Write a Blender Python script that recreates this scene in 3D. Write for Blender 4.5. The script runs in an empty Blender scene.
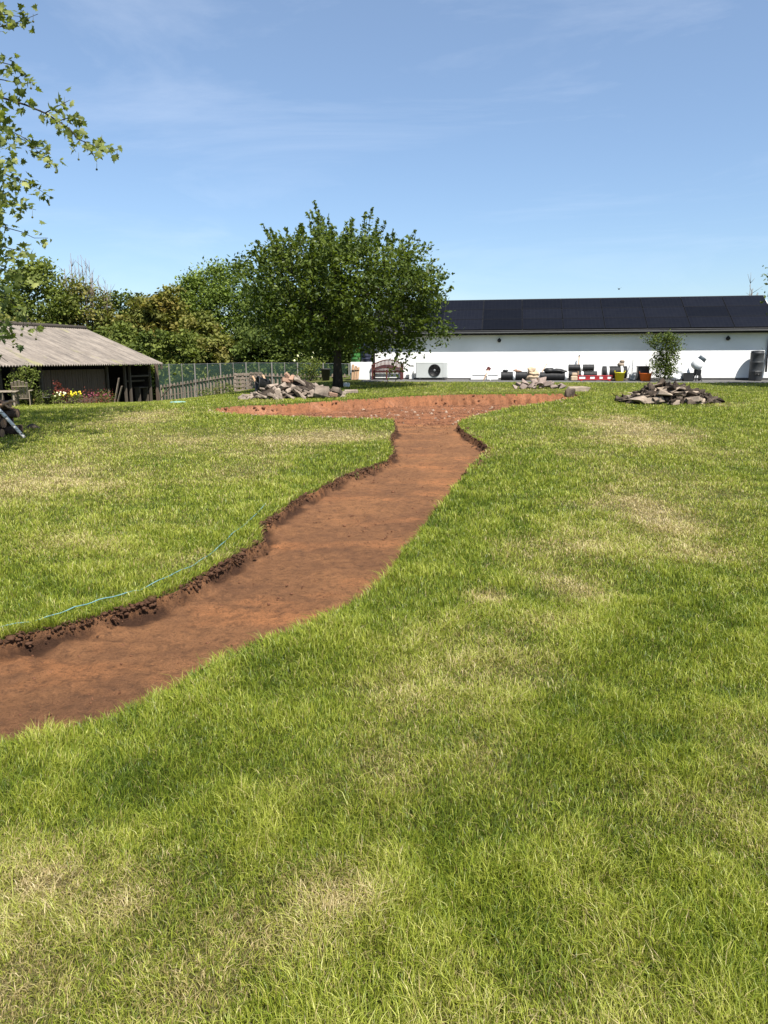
import bpy, bmesh, math, random
import numpy as np
from mathutils import Vector, Matrix, Euler

R = math.radians
random.seed(7)
rng = np.random.default_rng(11)
SC = bpy.context.scene
COL = SC.collection

# ------------------------------------------------------------------ camera
F = 739.0
EYE = 1.6
PITCH = R(11.7)
ROLL = R(0.25)
cam_d = bpy.data.cameras.new("camera")
cam = bpy.data.objects.new("camera", cam_d)
COL.objects.link(cam)
cam_d.sensor_fit = 'VERTICAL'
cam_d.sensor_height = 36.0
cam_d.lens = F / 1024 * 36.0
cam_d.clip_start = 0.05
cam_d.clip_end = 3000
cam_rot = Euler((math.pi / 2 - PITCH, 0, 0)).to_matrix() @ Matrix.Rotation(-ROLL, 3, 'Z')
cam.matrix_world = Matrix.Translation((0, 0, EYE)) @ cam_rot.to_4x4()
SC.camera = cam


def ray(px, py):
    d = cam_rot @ Vector(((px - 384) / F, (512 - py) / F, -1.0))
    return d / d.y            # d.y == 1, so the parameter is the depth


def at(px, py, depth):
    d = ray(px, py)
    return Vector((0, 0, EYE)) + d * depth


# ------------------------------------------------------------------ noise
def _h(ix, iy, seed):
    a = (ix.astype(np.int64) * 374761393 + iy.astype(np.int64) * 668265263 + seed * 1442695041) & 0xFFFFFFFF
    a = ((a ^ (a >> 13)) * 1274126177) & 0xFFFFFFFF
    a = (a ^ (a >> 16)) & 0xFFFFFFFF
    return a.astype(np.float64) / 4294967295.0


def vnoise(x, y, seed=0):
    x = np.asarray(x, float); y = np.asarray(y, float)
    ix = np.floor(x); iy = np.floor(y)
    fx = x - ix; fy = y - iy
    fx = fx * fx * (3 - 2 * fx); fy = fy * fy * (3 - 2 * fy)
    a = _h(ix, iy, seed); b = _h(ix + 1, iy, seed); c = _h(ix, iy + 1, seed); d = _h(ix + 1, iy + 1, seed)
    return (a * (1 - fx) + b * fx) * (1 - fy) + (c * (1 - fx) + d * fx) * fy


def fbm(x, y, seed=0, oct=4):
    s = 0; a = .5; t = 0
    for i in range(oct):
        s = s + a * vnoise(np.asarray(x) * 2 ** i + 17.3 * i, np.asarray(y) * 2 ** i - 9.1 * i, seed + i); t += a; a *= .5
    return s / t


def sst(a, b, x):
    t = np.clip((np.asarray(x, float) - a) / (b - a), 0, 1)
    return t * t * (3 - 2 * t)


# ------------------------------------------------------------------ terrain
def zlawn(x, y):
    """Lawn height: rises gently to the white building, falls away to the barn on the left."""
    x = np.asarray(x, float); y = np.asarray(y, float)
    plane = .019 * np.clip(y, -10, 37)
    sp = 2.0 * np.log1p(np.exp(np.clip((y - 18) / 2.0, -30, 30)))
    low = np.maximum(.342 - .042 * sp + .019 * np.minimum(y - 18, 0), -1.1)
    w = sst(-1.5, -11.5, x) * sst(8, 18, y)
    z = plane * (1 - w) + low * w
    return z


def turf_bumps(x, y):
    return .02 * (fbm(x * 1.5, y * 1.5, 2, 3) - .5) + .012 * (fbm(x * 6, y * 6, 21, 3) - .5)


def zg(x, y):
    return float(zlawn(x, y))


def G(px, py):
    """Point of the lawn seen at a pixel."""
    d = ray(px, py)
    lo = 0.5
    t = lo
    while t < 80:
        p = Vector((0, 0, EYE)) + d * t
        if p.z <= zg(p.x, p.y):
            a, b = t - .1, t
            for _ in range(20):
                m = (a + b) / 2
                p = Vector((0, 0, EYE)) + d * m
                if p.z <= zg(p.x, p.y): b = m
                else: a = m
            return Vector((0, 0, EYE)) + d * b
        t += .1
    return Vector((0, 0, EYE)) + d * 80


# ------------------------------------------------------------------ materials
def nodes_of(name):
    m = bpy.data.materials.new(name)
    m.use_nodes = True
    nt = m.node_tree
    nt.nodes.clear()
    out = nt.nodes.new('ShaderNodeOutputMaterial')
    return m, nt, out


def N(nt, typ, **kw):
    n = nt.nodes.new(typ)
    for k, v in kw.items():
        if k.startswith('i_'):
            key = k[2:]
            key = int(key) if key.isdigit() else key.replace('_', ' ')
            n.inputs[key].default_value = v
        else:
            setattr(n, k, v)
    return n


def mixc(nt, fac, a, b, blend='MIX'):
    n = nt.nodes.new('ShaderNodeMix'); n.data_type = 'RGBA'; n.blend_type = blend
    for sock, v in ((n.inputs[0], fac), (n.inputs[6], a), (n.inputs[7], b)):
        if hasattr(v, 'links'): nt.links.new(v, sock)
        elif isinstance(v, (tuple, list)): sock.default_value = (*v, 1) if len(v) == 3 else v
        else: sock.default_value = v
    return n.outputs[2]


def ramp(nt, src, stops):
    n = nt.nodes.new('ShaderNodeValToRGB')
    while len(n.color_ramp.elements) < len(stops): n.color_ramp.elements.new(.5)
    for e, (p, c) in zip(n.color_ramp.elements, stops):
        e.position = p; e.color = (c, c, c, 1) if isinstance(c, (int, float)) else (*c, 1)
    nt.links.new(src, n.inputs[0])
    return n.outputs[0]


def noise(nt, scale, detail=4, rough=.6, coord='Object', vec=None, stretch=None):
    n = N(nt, 'ShaderNodeTexNoise', i_Scale=scale, i_Detail=detail, i_Roughness=rough)
    if vec is None:
        tc = nt.nodes.new('ShaderNodeTexCoord'); vec = tc.outputs[coord]
    if stretch:
        mp = nt.nodes.new('ShaderNodeMapping'); mp.inputs['Scale'].default_value = stretch
        nt.links.new(vec, mp.inputs[0]); vec = mp.outputs[0]
    nt.links.new(vec, n.inputs['Vector'])
    return n.outputs['Fac']


def mat(name, col, col2=None, scale=8, rough=.75, spec=.3, bump=0, bscale=None, metal=0, stretch=None, rand=0, contrast=(.3, .7)):
    """Principled surface mottled between two own colours by noise."""
    m, nt, out = nodes_of(name)
    b = N(nt, 'ShaderNodeBsdfPrincipled', i_Roughness=rough, i_Metallic=metal)
    b.inputs['Specular IOR Level'].default_value = spec
    c = None
    if col2 is not None:
        f = ramp(nt, noise(nt, scale, 5, .65, stretch=stretch), [(contrast[0], 0.0), (contrast[1], 1.0)])
        c = mixc(nt, f, col, col2)
    if rand:
        oi = nt.nodes.new('ShaderNodeObjectInfo')
        r = N(nt, 'ShaderNodeMapRange', i_3=1 - rand, i_4=1 + rand)
        nt.links.new(oi.outputs['Random'], r.inputs[0])
        cc = nt.nodes.new('ShaderNodeCombineColor')
        for i in range(3): nt.links.new(r.outputs[0], cc.inputs[i])
        c = mixc(nt, 1.0, c if c is not None else col, cc.outputs[0], 'MULTIPLY')
    if c is None: b.inputs['Base Color'].default_value = (*col, 1)
    else: nt.links.new(c, b.inputs['Base Color'])
    if bump:
        bp = N(nt, 'ShaderNodeBump', i_Strength=bump, i_Distance=.02)
        nt.links.new(noise(nt, bscale or scale * 4, 6, .7, stretch=stretch), bp.inputs['Height'])
        nt.links.new(bp.outputs[0], b.inputs['Normal'])
    nt.links.new(b.outputs[0], out.inputs[0])
    return m


def leaf_mat(name, dark, light, trans=.35, rough=.5, spec=.25, third=None):
    """Foliage: per-leaf colour between two leaf colours, partly translucent."""
    m, nt, out = nodes_of(name)
    at_ = N(nt, 'ShaderNodeAttribute', attribute_name='leaf')
    sp = nt.nodes.new('ShaderNodeSeparateColor'); nt.links.new(at_.outputs['Color'], sp.inputs[0])
    c = mixc(nt, sp.outputs[0], dark, light)
    if third: c = mixc(nt, sp.outputs[1], c, third)
    b = N(nt, 'ShaderNodeBsdfPrincipled', i_Roughness=rough)
    b.inputs['Specular IOR Level'].default_value = spec
    nt.links.new(c, b.inputs['Base Color'])
    t = nt.nodes.new('ShaderNodeBsdfTranslucent')
    tcol = mixc(nt, 1.0, c, (1.25, 1.3, .5), 'MULTIPLY')
    nt.links.new(tcol, t.inputs[0])
    mx = N(nt, 'ShaderNodeMixShader', i_0=trans)
    nt.links.new(b.outputs[0], mx.inputs[1]); nt.links.new(t.outputs[0], mx.inputs[2])
    nt.links.new(mx.outputs[0], out.inputs[0])
    return m


M = {}
M['render'] = mat('white_render', (.80, .80, .79), (.74, .74, .72), 1.2, .85, .2, .15, 40)
M['plinth'] = mat('dark_plinth', (.05, .05, .05), (.08, .075, .07), 3, .8)
M['black'] = mat('black_plastic', (.012, .012, .013), (.02, .02, .02), 6, .5, .4)
M['gutter'] = mat('grey_gutter', (.060, .060, .060), (.08, .08, .077), 4, .5, .4)
M['fascia'] = mat('black_fascia', (.010, .010, .010), (.018, .018, .018), 4, .6)
M['slate'] = mat('dark_slate', (.02, .02, .022), (.035, .035, .036), 5, .7, .3, .4, 20)
M['coil'] = mat('ribbed_black_pipe', (.010, .010, .011), (.022, .022, .022), 5, .55, .35)
M['strap'] = mat('white_strap', (.75, .75, .73))
M['white'] = mat('white_enamel', (.46, .475, .465), (.42, .435, .425), 2, .45, .4)
M['whitefoam'] = mat('white_foam', (.78, .77, .75), (.70, .69, .67), 3, .8)
M['whitebag'] = mat('white_woven_sack', (.70, .71, .72), (.5, .51, .52), 4, .8, .2, .6, 9)
M['fan'] = mat('fan_black', (.008, .008, .009), None, 1, .5)
M['burgundy'] = mat('burgundy_wood', (.095, .022, .020), (.06, .016, .015), 6, .55, .35, .2, 20)
M['pinewood'] = mat('pale_wood', (.42, .27, .16), (.32, .2, .12), 5, .75, .2, .2, 20, stretch=(1, 1, .2))
M['oldwood'] = mat('weathered_wood', (.235, .19, .15), (.12, .096, .076), 5, .85, .15, .5, 20, stretch=(3, 3, .3), rand=.25)
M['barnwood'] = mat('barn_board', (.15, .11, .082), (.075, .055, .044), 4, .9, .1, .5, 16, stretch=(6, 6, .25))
M['barnpost'] = mat('barn_post', (.10, .082, .066), (.06, .05, .04), 5, .9, .1, .4, 14, stretch=(3, 3, .3))
M['birch'] = mat('birch_bark', (.62, .60, .56), (.12, .11, .10), 9, .8, .2, .3, 20, stretch=(1, 1, 2.5), contrast=(.52, .62))
M['log'] = mat('log_bark', (.085, .055, .04), (.045, .032, .026), 6, .9, .1, .8, 20, rand=.3)
M['logend'] = mat('log_end_grain', (.33, .2, .12), (.22, .13, .08), 12, .85)
M['red'] = mat('red_plastic', (.34, .02, .025), (.26, .018, .02), 5, .45, .4)
M['yellow'] = mat('yellow_rubber', (.66, .58, .012), (.58, .5, .012), 4, .45, .4)
M['orange'] = mat('orange_plastic', (.90, .19, .03), (.82, .17, .025), 4, .45, .4)
M['butt'] = mat('charcoal_plastic', (.040, .042, .046), (.055, .058, .062), 4, .5, .4)
M['greentank'] = mat('green_plastic', (.045, .17, .035), (.035, .13, .03), 4, .5, .4)
M['navytank'] = mat('navy_plastic', (.012, .016, .035), (.018, .022, .045), 4, .5, .4)
M['greymetal'] = mat('dull_grey_metal', (.22, .23, .24), (.15, .155, .16), 6, .5, .5, metal=.3)
M['mixerblue'] = mat('blue_grey_paint', (.16, .21, .27), (.36, .37, .38), 9, .6, .3)
M['sack'] = mat('sandy_paper_sack', (.50, .38, .26), (.38, .28, .19), 6, .85, .15, .5, 12)
M['concrete'] = mat('broken_concrete', (.31, .25, .195), (.10, .078, .063), 3, .9, .15, .8, 16, rand=.45)
M['pinkstone'] = mat('pinkish_stone', (.30, .235, .20), (.17, .13, .11), 5, .9, .15, .8, 16, rand=.2)
M['tanslab'] = mat('tan_slab', (.37, .295, .22), (.17, .135, .105), 4, .9, .15, .8, 16, rand=.2)
M['brick'] = mat('orange_brick', (.30, .19, .13), (.20, .12, .085), 6, .9, .1, .6, 20, rand=.15)
M['clod'] = mat('dark_earth_clod', (.095, .074, .056), (.030, .023, .019), 4, .95, .05, 1, 22, rand=.5)
M['bankclod'] = mat('turf_edge_soil', (.115, .060, .036), (.050, .028, .018), 9, .95, .05, 1, 40)
M['crumb'] = mat('red_soil_crumb', (.20, .095, .052), (.12, .056, .034), 9, .95, .05, 1, 40)
M['palestone'] = mat('pale_pebble', (.34, .25, .18), (.2, .14, .10), 9, .9, .1)
M['gravel'] = mat('grey_gravel', (.16, .155, .15), (.075, .073, .072), 22, .95, .1, 1, 60)
M['bark'] = mat('tree_bark', (.065, .052, .042), (.03, .025, .02), 5, .9, .1, 1, 14, stretch=(2, 2, .5))
M['twig'] = mat('bare_twig', (.20, .165, .13), (.13, .105, .085), 5, .9, .1)
M['postgrey'] = mat('pale_fence_post', (.22, .21, .19), (.16, .15, .135), 6, .85, .1)
M['teal'] = mat('teal_cord', (.085, .19, .19), (.14, .26, .26), 12, .6, .3)
M['mint'] = mat('pale_mint_plastic', (.17, .30, .25), (.2, .34, .29), 5, .5, .3)
M['mulch'] = mat('dark_mulch', (.05, .04, .033), (.025, .02, .017), 14, .95, .05, 1, 40)
M['greychair'] = mat('sun_bleached_teak', (.26, .22, .165), (.19, .155, .115), 5, .85, .1, .3, 20)
M['potblack'] = mat('dark_pot', (.03, .03, .028), (.045, .042, .04), 5, .7)
M['tulip'] = mat('yellow_petal', (.72, .55, .02), (.62, .5, .03), 5, .6)
M['cream'] = mat('cream_petal', (.75, .74, .45), (.7, .68, .4), 5, .6)
M['plum'] = mat('plum_flower', (.12, .03, .05), (.2, .05, .07), 9, .7)
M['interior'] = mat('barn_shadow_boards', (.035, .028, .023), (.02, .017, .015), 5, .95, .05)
M['bird'] = mat('dark_feather', (.02, .02, .02), (.03, .03, .03), 5, .7)
M['lamp'] = mat('black_lamp_housing', (.012, .012, .012), (.02, .02, .02), 5, .5)
M['seedball'] = mat('seed_ball_green', (.10, .10, .03), (.07, .07, .025), 20, .9)


def roof_sheet_mat():
    m, nt, out = nodes_of('fibre_cement_sheet')
    f = ramp(nt, noise(nt, 1.1, 6, .7, stretch=(1, 1, 1)), [(.35, 0.0), (.65, 1.0)])
    c = mixc(nt, f, (.265, .228, .19), (.18, .153, .128))
    f2 = ramp(nt, noise(nt, 1.6, 6, .75, stretch=(4.5, .35, 1)), [(.42, 0.0), (.70, .9)])
    c = mixc(nt, f2, c, (.085, .076, .069))
    f3 = ramp(nt, noise(nt, .7, 4, .6, stretch=(1.3, .45, 1)), [(.60, 0.0), (.68, .9)])
    c = mixc(nt, f3, c, (.235, .22, .11))
    b = N(nt, 'ShaderNodeBsdfPrincipled', i_Roughness=.9); b.inputs['Specular IOR Level'].default_value = .15
    nt.links.new(c, b.inputs['Base Color'])
    bp = N(nt, 'ShaderNodeBump', i_Strength=.4, i_Distance=.02)
    nt.links.new(noise(nt, 25, 5), bp.inputs['Height']); nt.links.new(bp.outputs[0], b.inputs['Normal'])
    nt.links.new(b.outputs[0], out.inputs[0])
    return m


M['sheet'] = roof_sheet_mat()


def panel_mat():
    m, nt, out = nodes_of('solar_cells')
    tc = nt.nodes.new('ShaderNodeTexCoord')
    br = N(nt, 'ShaderNodeTexBrick', i_Scale=1.0)
    br.offset = 0; br.inputs['Mortar Size'].default_value = .004
    br.inputs['Brick Width'].default_value = .17; br.inputs['Row Height'].default_value = .166
    br.inputs['Color1'].default_value = (.0042, .0046, .0072, 1); br.inputs['Color2'].default_value = (.0052, .0056, .0082, 1)
    br.inputs['Mortar'].default_value = (.011, .012, .015, 1)
    nt.links.new(tc.outputs['Object'], br.inputs['Vector'])
    oi = nt.nodes.new('ShaderNodeObjectInfo')
    rr = N(nt, 'ShaderNodeMapRange', i_3=.8, i_4=1.5); nt.links.new(oi.outputs['Random'], rr.inputs[0])
    cc = nt.nodes.new('ShaderNodeCombineColor')
    for i in range(3): nt.links.new(rr.outputs[0], cc.inputs[i])
    c = mixc(nt, 1.0, br.outputs[0], cc.outputs[0], 'MULTIPLY')
    b = N(nt, 'ShaderNodeBsdfPrincipled', i_Roughness=.38); b.inputs['Specular IOR Level'].default_value = .07
    nt.links.new(c, b.inputs['Base Color'])
    nt.links.new(b.outputs[0], out.inputs[0])
    return m


M['panel'] = panel_mat()
M['panelframe'] = mat('panel_frame', (.0055, .006, .008), (.008, .0085, .011), 5, .6, .12)


def net_mat():
    m, nt, out = nodes_of('green_netting')
    b = N(nt, 'ShaderNodeBsdfPrincipled', i_Roughness=.8)
    b.inputs['Base Color'].default_value = (.062, .110, .082, 1)
    b.inputs['Specular IOR Level'].default_value = .1
    t = nt.nodes.new('ShaderNodeBsdfTransparent')
    f = ramp(nt, noise(nt, .9, 4, .6), [(.2, .26), (.8, .48)])
    mx = nt.nodes.new('ShaderNodeMixShader')
    nt.links.new(f, mx.inputs[0]); nt.links.new(t.outputs[0], mx.inputs[1]); nt.links.new(b.outputs[0], mx.inputs[2])
    nt.links.new(mx.outputs[0], out.inputs[0])
    return m


M['net'] = net_mat()


def ground_mat():
    """Thatch and short turf under the blades: green, straw where the lawn is worn."""
    m, nt, out = nodes_of('lawn_turf')
    a = N(nt, 'ShaderNodeAttribute', attribute_name='dry')
    n1 = noise(nt, 9, 6, .75)
    n2 = noise(nt, 150, 6, .85)
    g = mixc(nt, ramp(nt, n1, [(.35, 0.0), (.65, 1.0)]), (.075, .100, .018), (.130, .160, .032))
    g = mixc(nt, ramp(nt, n2, [(.42, 0.0), (.58, 1.0)]), g, (.040, .042, .015))
    d = mixc(nt, ramp(nt, n2, [(.42, 0.0), (.58, 1.0)]), (.29, .235, .12), (.115, .09, .045))
    c = mixc(nt, a.outputs['Fac'], g, d)
    b = N(nt, 'ShaderNodeBsdfPrincipled', i_Roughness=.95); b.inputs['Specular IOR Level'].default_value = .05
    nt.links.new(c, b.inputs['Base Color'])
    bp = N(nt, 'ShaderNodeBump', i_Strength=.8, i_Distance=.03)
    nt.links.new(n2, bp.inputs['Height']); nt.links.new(bp.outputs[0], b.inputs['Normal'])
    nt.links.new(b.outputs[0], out.inputs[0])
    return m


def soil_mat(name, a1, a2, a3, dark):
    m, nt, out = nodes_of(name)
    n1 = noise(nt, 1.1, 6, .7)
    n2 = noise(nt, 14, 6, .75)
    n3 = noise(nt, 70, 6, .85)
    n4 = noise(nt, 1.0, 5, .6, stretch=(.7, 1.5, 1))
    c = mixc(nt, ramp(nt, n1, [(.38, 0.0), (.62, 1.0)]), a1, a2)
    c = mixc(nt, ramp(nt, n4, [(.52, 0.0), (.72, .9)]), c, a3)
    c = mixc(nt, ramp(nt, n2, [(.48, 0.0), (.66, .75)]), c, dark)
    c = mixc(nt, ramp(nt, n3, [(.50, 0.0), (.64, .8)]), c, dark)
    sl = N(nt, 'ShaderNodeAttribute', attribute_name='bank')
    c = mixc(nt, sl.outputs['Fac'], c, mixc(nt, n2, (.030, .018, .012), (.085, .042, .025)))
    b = N(nt, 'ShaderNodeBsdfPrincipled', i_Roughness=.95); b.inputs['Specular IOR Level'].default_value = .06
    nt.links.new(c, b.inputs['Base Color'])
    bp = N(nt, 'ShaderNodeBump', i_Strength=1.0, i_Distance=.02)
    nt.links.new(n3, bp.inputs['Height'])
    bp2 = N(nt, 'ShaderNodeBump', i_Strength=.9, i_Distance=.04)
    nt.links.new(n2, bp2.inputs['Height']); nt.links.new(bp.outputs[0], bp2.inputs['Normal'])
    nt.links.new(bp2.outputs[0], b.inputs['Normal'])
    nt.links.new(b.outputs[0], out.inputs[0])
    return m


M['turf'] = ground_mat()
M['pathsoil'] = soil_mat('path_soil', (.285, .138, .064), (.185, .092, .048), (.43, .185, .076), (.10, .054, .032))
M['pitsoil'] = soil_mat('pit_soil', (.300, .125, .058), (.215, .095, .048), (.38, .185, .105), (.095, .048, .030))


def blade_mat():
    m, nt, out = nodes_of('grass_blade')
    at_ = N(nt, 'ShaderNodeAttribute', attribute_name='blade')
    sp = nt.nodes.new('ShaderNodeSeparateColor'); nt.links.new(at_.outputs['Color'], sp.inputs[0])
    dry, rnd, tip = sp.outputs
    g = ramp(nt, rnd, [(0.0, (.062, .104, .010)), (.32, (.182, .236, .022)), (.68, (.320, .350, .042)), (1.0, (.48, .475, .13))])
    d = ramp(nt, rnd, [(0.0, (.22, .165, .065)), (.5, (.40, .31, .14)), (1.0, (.58, .48, .28))])
    c = mixc(nt, dry, g, d)
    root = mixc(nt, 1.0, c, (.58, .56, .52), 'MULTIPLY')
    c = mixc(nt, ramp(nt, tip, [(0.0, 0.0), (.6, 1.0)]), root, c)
    b = N(nt, 'ShaderNodeBsdfPrincipled', i_Roughness=.45); b.inputs['Specular IOR Level'].default_value = .35
    nt.links.new(c, b.inputs['Base Color'])
    t = nt.nodes.new('ShaderNodeBsdfTranslucent'); nt.links.new(mixc(nt, 1.0, c, (1.2, 1.2, .6), 'MULTIPLY'), t.inputs[0])
    mx = N(nt, 'ShaderNodeMixShader', i_0=.35)
    nt.links.new(b.outputs[0], mx.inputs[1]); nt.links.new(t.outputs[0], mx.inputs[2])
    nt.links.new(mx.outputs[0], out.inputs[0])
    return m


M['blade'] = blade_mat()

# ------------------------------------------------------------------ object helpers
def tag(o, label=None, cat=None, group=None, kind=None):
    if label: o['label'] = label
    if cat: o['category'] = cat
    if group: o['group'] = group
    if kind: o['kind'] = kind
    return o


def thing(name, loc, label, cat, group=None, rz=0, kind=None):
    o = bpy.data.objects.new(name, None)
    o.empty_display_size = .2
    COL.objects.link(o)
    o.location = loc
    o.rotation_euler = (0, 0, rz)
    return tag(o, label, cat, group, kind)


def np_mesh(name, co, faces=None, loops=None, starts=None, smooth=False):
    me = bpy.data.meshes.new(name)
    co = np.asarray(co, np.float32)
    me.vertices.add(len(co)); me.vertices.foreach_set('co', co.ravel())
    if faces is not None:
        k = faces.shape[1]
        loops = faces.ravel(); starts = np.arange(len(faces)) * k
    me.loops.add(len(loops)); me.loops.foreach_set('vertex_index', np.asarray(loops, np.int32))
    me.polygons.add(len(starts)); me.polygons.foreach_set('loop_start', np.asarray(starts, np.int32))
    if smooth: me.polygons.foreach_set('use_smooth', np.ones(len(starts), bool))
    me.update(calc_edges=True)
    return me


def link(name, me, m=None, parent=None):
    o = bpy.data.objects.new(name, me)
    COL.objects.link(o)
    if m is not None and not me.materials: me.materials.append(m)
    if parent is not None: o.parent = parent
    return o


class MB:
    """Collects boxes, tubes, lathes and lumps; build() links them as one mesh object."""
    def __init__(s): s.v = []; s.f = []; s.sm = []

    def add(s, vs, fs, smooth=False):
        k = len(s.v)
        s.v += [tuple(v) for v in vs]; s.f += [tuple(i + k for i in f) for f in fs]; s.sm += [smooth] * len(fs)
        return s

    def box(s, c, d, rot=None, bev=.006):
        hx, hy, hz = d[0] / 2, d[1] / 2, d[2] / 2
        b = min(bev, hx * .4, hy * .4, hz * .4)
        vs = []; ids = {}
        for sx in (-1, 1):
            for sy in (-1, 1):
                for sz in (-1, 1):
                    for ax in range(3):
                        p = [sx * (hx - b), sy * (hy - b), sz * (hz - b)]
                        p[ax] = (sx * hx, sy * hy, sz * hz)[ax]
                        ids[(sx, sy, sz, ax)] = len(vs); vs.append(Vector(p))
        fs = []
        for sg in (-1, 1):
            for ax in range(3):
                q = []
                for u, w in ((-1, -1), (1, -1), (1, 1), (-1, 1)):
                    k = [0, 0, 0]; k[ax] = sg; k[(ax + 1) % 3] = u; k[(ax + 2) % 3] = w
                    q.append(ids[(*k, ax)])
                fs.append(q if sg > 0 else q[::-1])
        for ax in range(3):
            a1, a2 = (ax + 1) % 3, (ax + 2) % 3
            for u in (-1, 1):
                for w in (-1, 1):
                    k0 = [0, 0, 0]; k0[a1] = u; k0[a2] = w; k1 = k0[:]; k0[ax] = -1; k1[ax] = 1
                    q = [ids[(*k0, a1)], ids[(*k1, a1)], ids[(*k1, a2)], ids[(*k0, a2)]]
                    fs.append(q if u * w < 0 else q[::-1])
        for sx in (-1, 1):
            for sy in (-1, 1):
                for sz in (-1, 1):
                    q = [ids[(sx, sy, sz, i)] for i in range(3)]
                    fs.append(q if sx * sy * sz > 0 else q[::-1])
        m = (rot if rot is not None else Matrix.Identity(3))
        c = Vector(c)
        return s.add([m @ v + c for v in vs], fs)

    def bar(s, a, b, w, t=None, bev=.004, up=(0, 0, 1)):
        """Square bar from a to b."""
        a = Vector(a); b = Vector(b); d = b - a
        z = d.normalized(); u = Vector(up)
        if abs(z.dot(u)) > .98: u = Vector((0, 1, 0))
        x = u.cross(z).normalized(); y = z.cross(x)
        rot = Matrix((x, y, z)).transposed()
        return s.box((a + b) / 2, (w, t or w, d.length), rot, bev)

    def tube(s, pts, radii, seg=8, caps=True, smooth=True):
        pts = [Vector(p) for p in pts]
        if not hasattr(radii, '__len__'): radii = [radii] * len(pts)
        vs = []; fs = []
        for i, p in enumerate(pts):
            d = (pts[min(i + 1, len(pts) - 1)] - pts[max(i - 1, 0)])
            d = d.normalized() if d.length > 1e-9 else Vector((0, 0, 1))
            u = Vector((0, 0, 1)) if abs(d.z) < .95 else Vector((0, 1, 0))
            x = u.cross(d).normalized(); y = d.cross(x)
            for k in range(seg):
                a = 2 * math.pi * k / seg
                vs.append(p + (x * math.cos(a) + y * math.sin(a)) * radii[i])
        for i in range(len(pts) - 1):
            for k in range(seg):
                a = i * seg + k; b = i * seg + (k + 1) % seg
                fs.append((a, b, b + seg, a + seg))
        if caps:
            fs.append(tuple(range(seg))[::-1]); fs.append(tuple((len(pts) - 1) * seg + k for k in range(seg)))
        return s.add(vs, fs, smooth)

    def lathe(s, prof, seg=24, m=None, smooth=True, close=True):
        """Profile [(r, z)] turned round z, then moved by matrix m."""
        m = m or Matrix.Identity(4)
        vs = []; fs = []
        for r, z in prof:
            for k in range(seg):
                a = 2 * math.pi * k / seg
                vs.append(m @ Vector((r * math.cos(a), r * math.sin(a), z)))
        n = len(prof)
        for i in range(n - 1):
            for k in range(seg):
                a = i * seg + k; b = i * seg + (k + 1) % seg
                fs.append((a, b, b + seg, a + seg))
        if close:
            fs.append(tuple(range(seg))[::-1]); fs.append(tuple((n - 1) * seg + k for k in range(seg)))
        return s.add(vs, fs, smooth)

    def lump(s, c, size, seed=0, sub=2, amp=.25, rot=None, flat=0):
        bm = bmesh.new(); bmesh.ops.create_icosphere(bm, subdivisions=sub, radius=1)
        r = random.Random(seed); off = [r.uniform(0, 50) for _ in range(3)]
        from mathutils import noise as mn
        rot = rot or Euler((0, 0, r.uniform(0, 6.28))).to_matrix()
        vs = []
        for v in bm.verts:
            k = 1 + amp * mn.noise(v.co * 1.6 + Vector(off)) * 1.6 + amp * .5 * mn.noise(v.co * 4 + Vector(off))
            p = v.co * k
            if flat and p.z < -flat: p.z = -flat
            vs.append(rot @ Vector((p.x * size[0], p.y * size[1], p.z * size[2])) + Vector(c))
        fs = [[v.index for v in f.verts] for f in bm.faces]
        bm.free()
        return s.add(vs, fs, True)

    def chunk(s, c, size, seed=0, n=11, rot=None):
        """Angular broken piece: hull of jittered points."""
        r = random.Random(seed)
        bm = bmesh.new()
        for i in range(n):
            p = Vector((r.choice((-1, 1)) * r.uniform(.55, 1), r.choice((-1, 1)) * r.uniform(.55, 1), r.choice((-1, 1)) * r.uniform(.6, 1)))
            bm.verts.new((p.x * size[0] / 2, p.y * size[1] / 2, p.z * size[2] / 2))
        h = bmesh.ops.convex_hull(bm, input=bm.verts)
        bmesh.ops.delete(bm, geom=[g for g in h['geom_interior'] if isinstance(g, bmesh.types.BMVert)], context='VERTS')
        bmesh.ops.bevel(bm, geom=list(bm.edges), offset=min(size) * .06, segments=1, affect='EDGES')
        bm.verts.ensure_lookup_table(); bm.verts.index_update()
        m = rot or Matrix.Identity(3)
        vs = [m @ v.co + Vector(c) for v in bm.verts]
        fs = [[v.index for v in f.verts] for f in bm.faces]
        bm.free()
        return s.add(vs, fs)

    def build(s, name, m, parent=None):
        me = bpy.data.meshes.new(name)
        me.from_pydata(s.v, [], s.f)
        me.polygons.foreach_set('use_smooth', s.sm)
        me.update()
        return link(name, me, m, parent)


# ------------------------------------------------------------------ outline of the dug path and pit
LEFT_EDGE = [(-90, 662), (0, 641), (30, 634), (55, 629), (80, 622), (105, 615), (130, 608), (150, 601), (175, 591), (200, 578), (232, 559), (262, 541), (258, 527), (300, 498), (345, 476), (388, 461), (394, 452), (389, 440), (396, 430), (393, 421)]
NEAR_PIT = [(385, 419.5), (340, 418), (300, 417), (250, 415.5), (222, 413), (211, 411)]
FAR_PIT = [(214, 408.5), (240, 406), (290, 404), (340, 400.5), (400, 396.5), (450, 394.7), (520, 394), (570, 393.5), (582, 395.5)]
RIGHT_PIT = [(574, 398), (555, 401), (530, 405), (500, 410), (478, 416), (462, 421)]
RIGHT_EDGE = [(458, 425), (470, 436), (488, 446), (486, 453), (466, 472), (452, 490), (439, 508), (423, 530), (404, 550), (396, 567), (377, 586), (351, 604), (306, 627), (252, 649), (203, 671), (153, 699), (111, 719), (60, 731), (0, 742), (-90, 764)]
g2 = lambda L: [tuple(G(*p)[:2]) for p in L]
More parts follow.
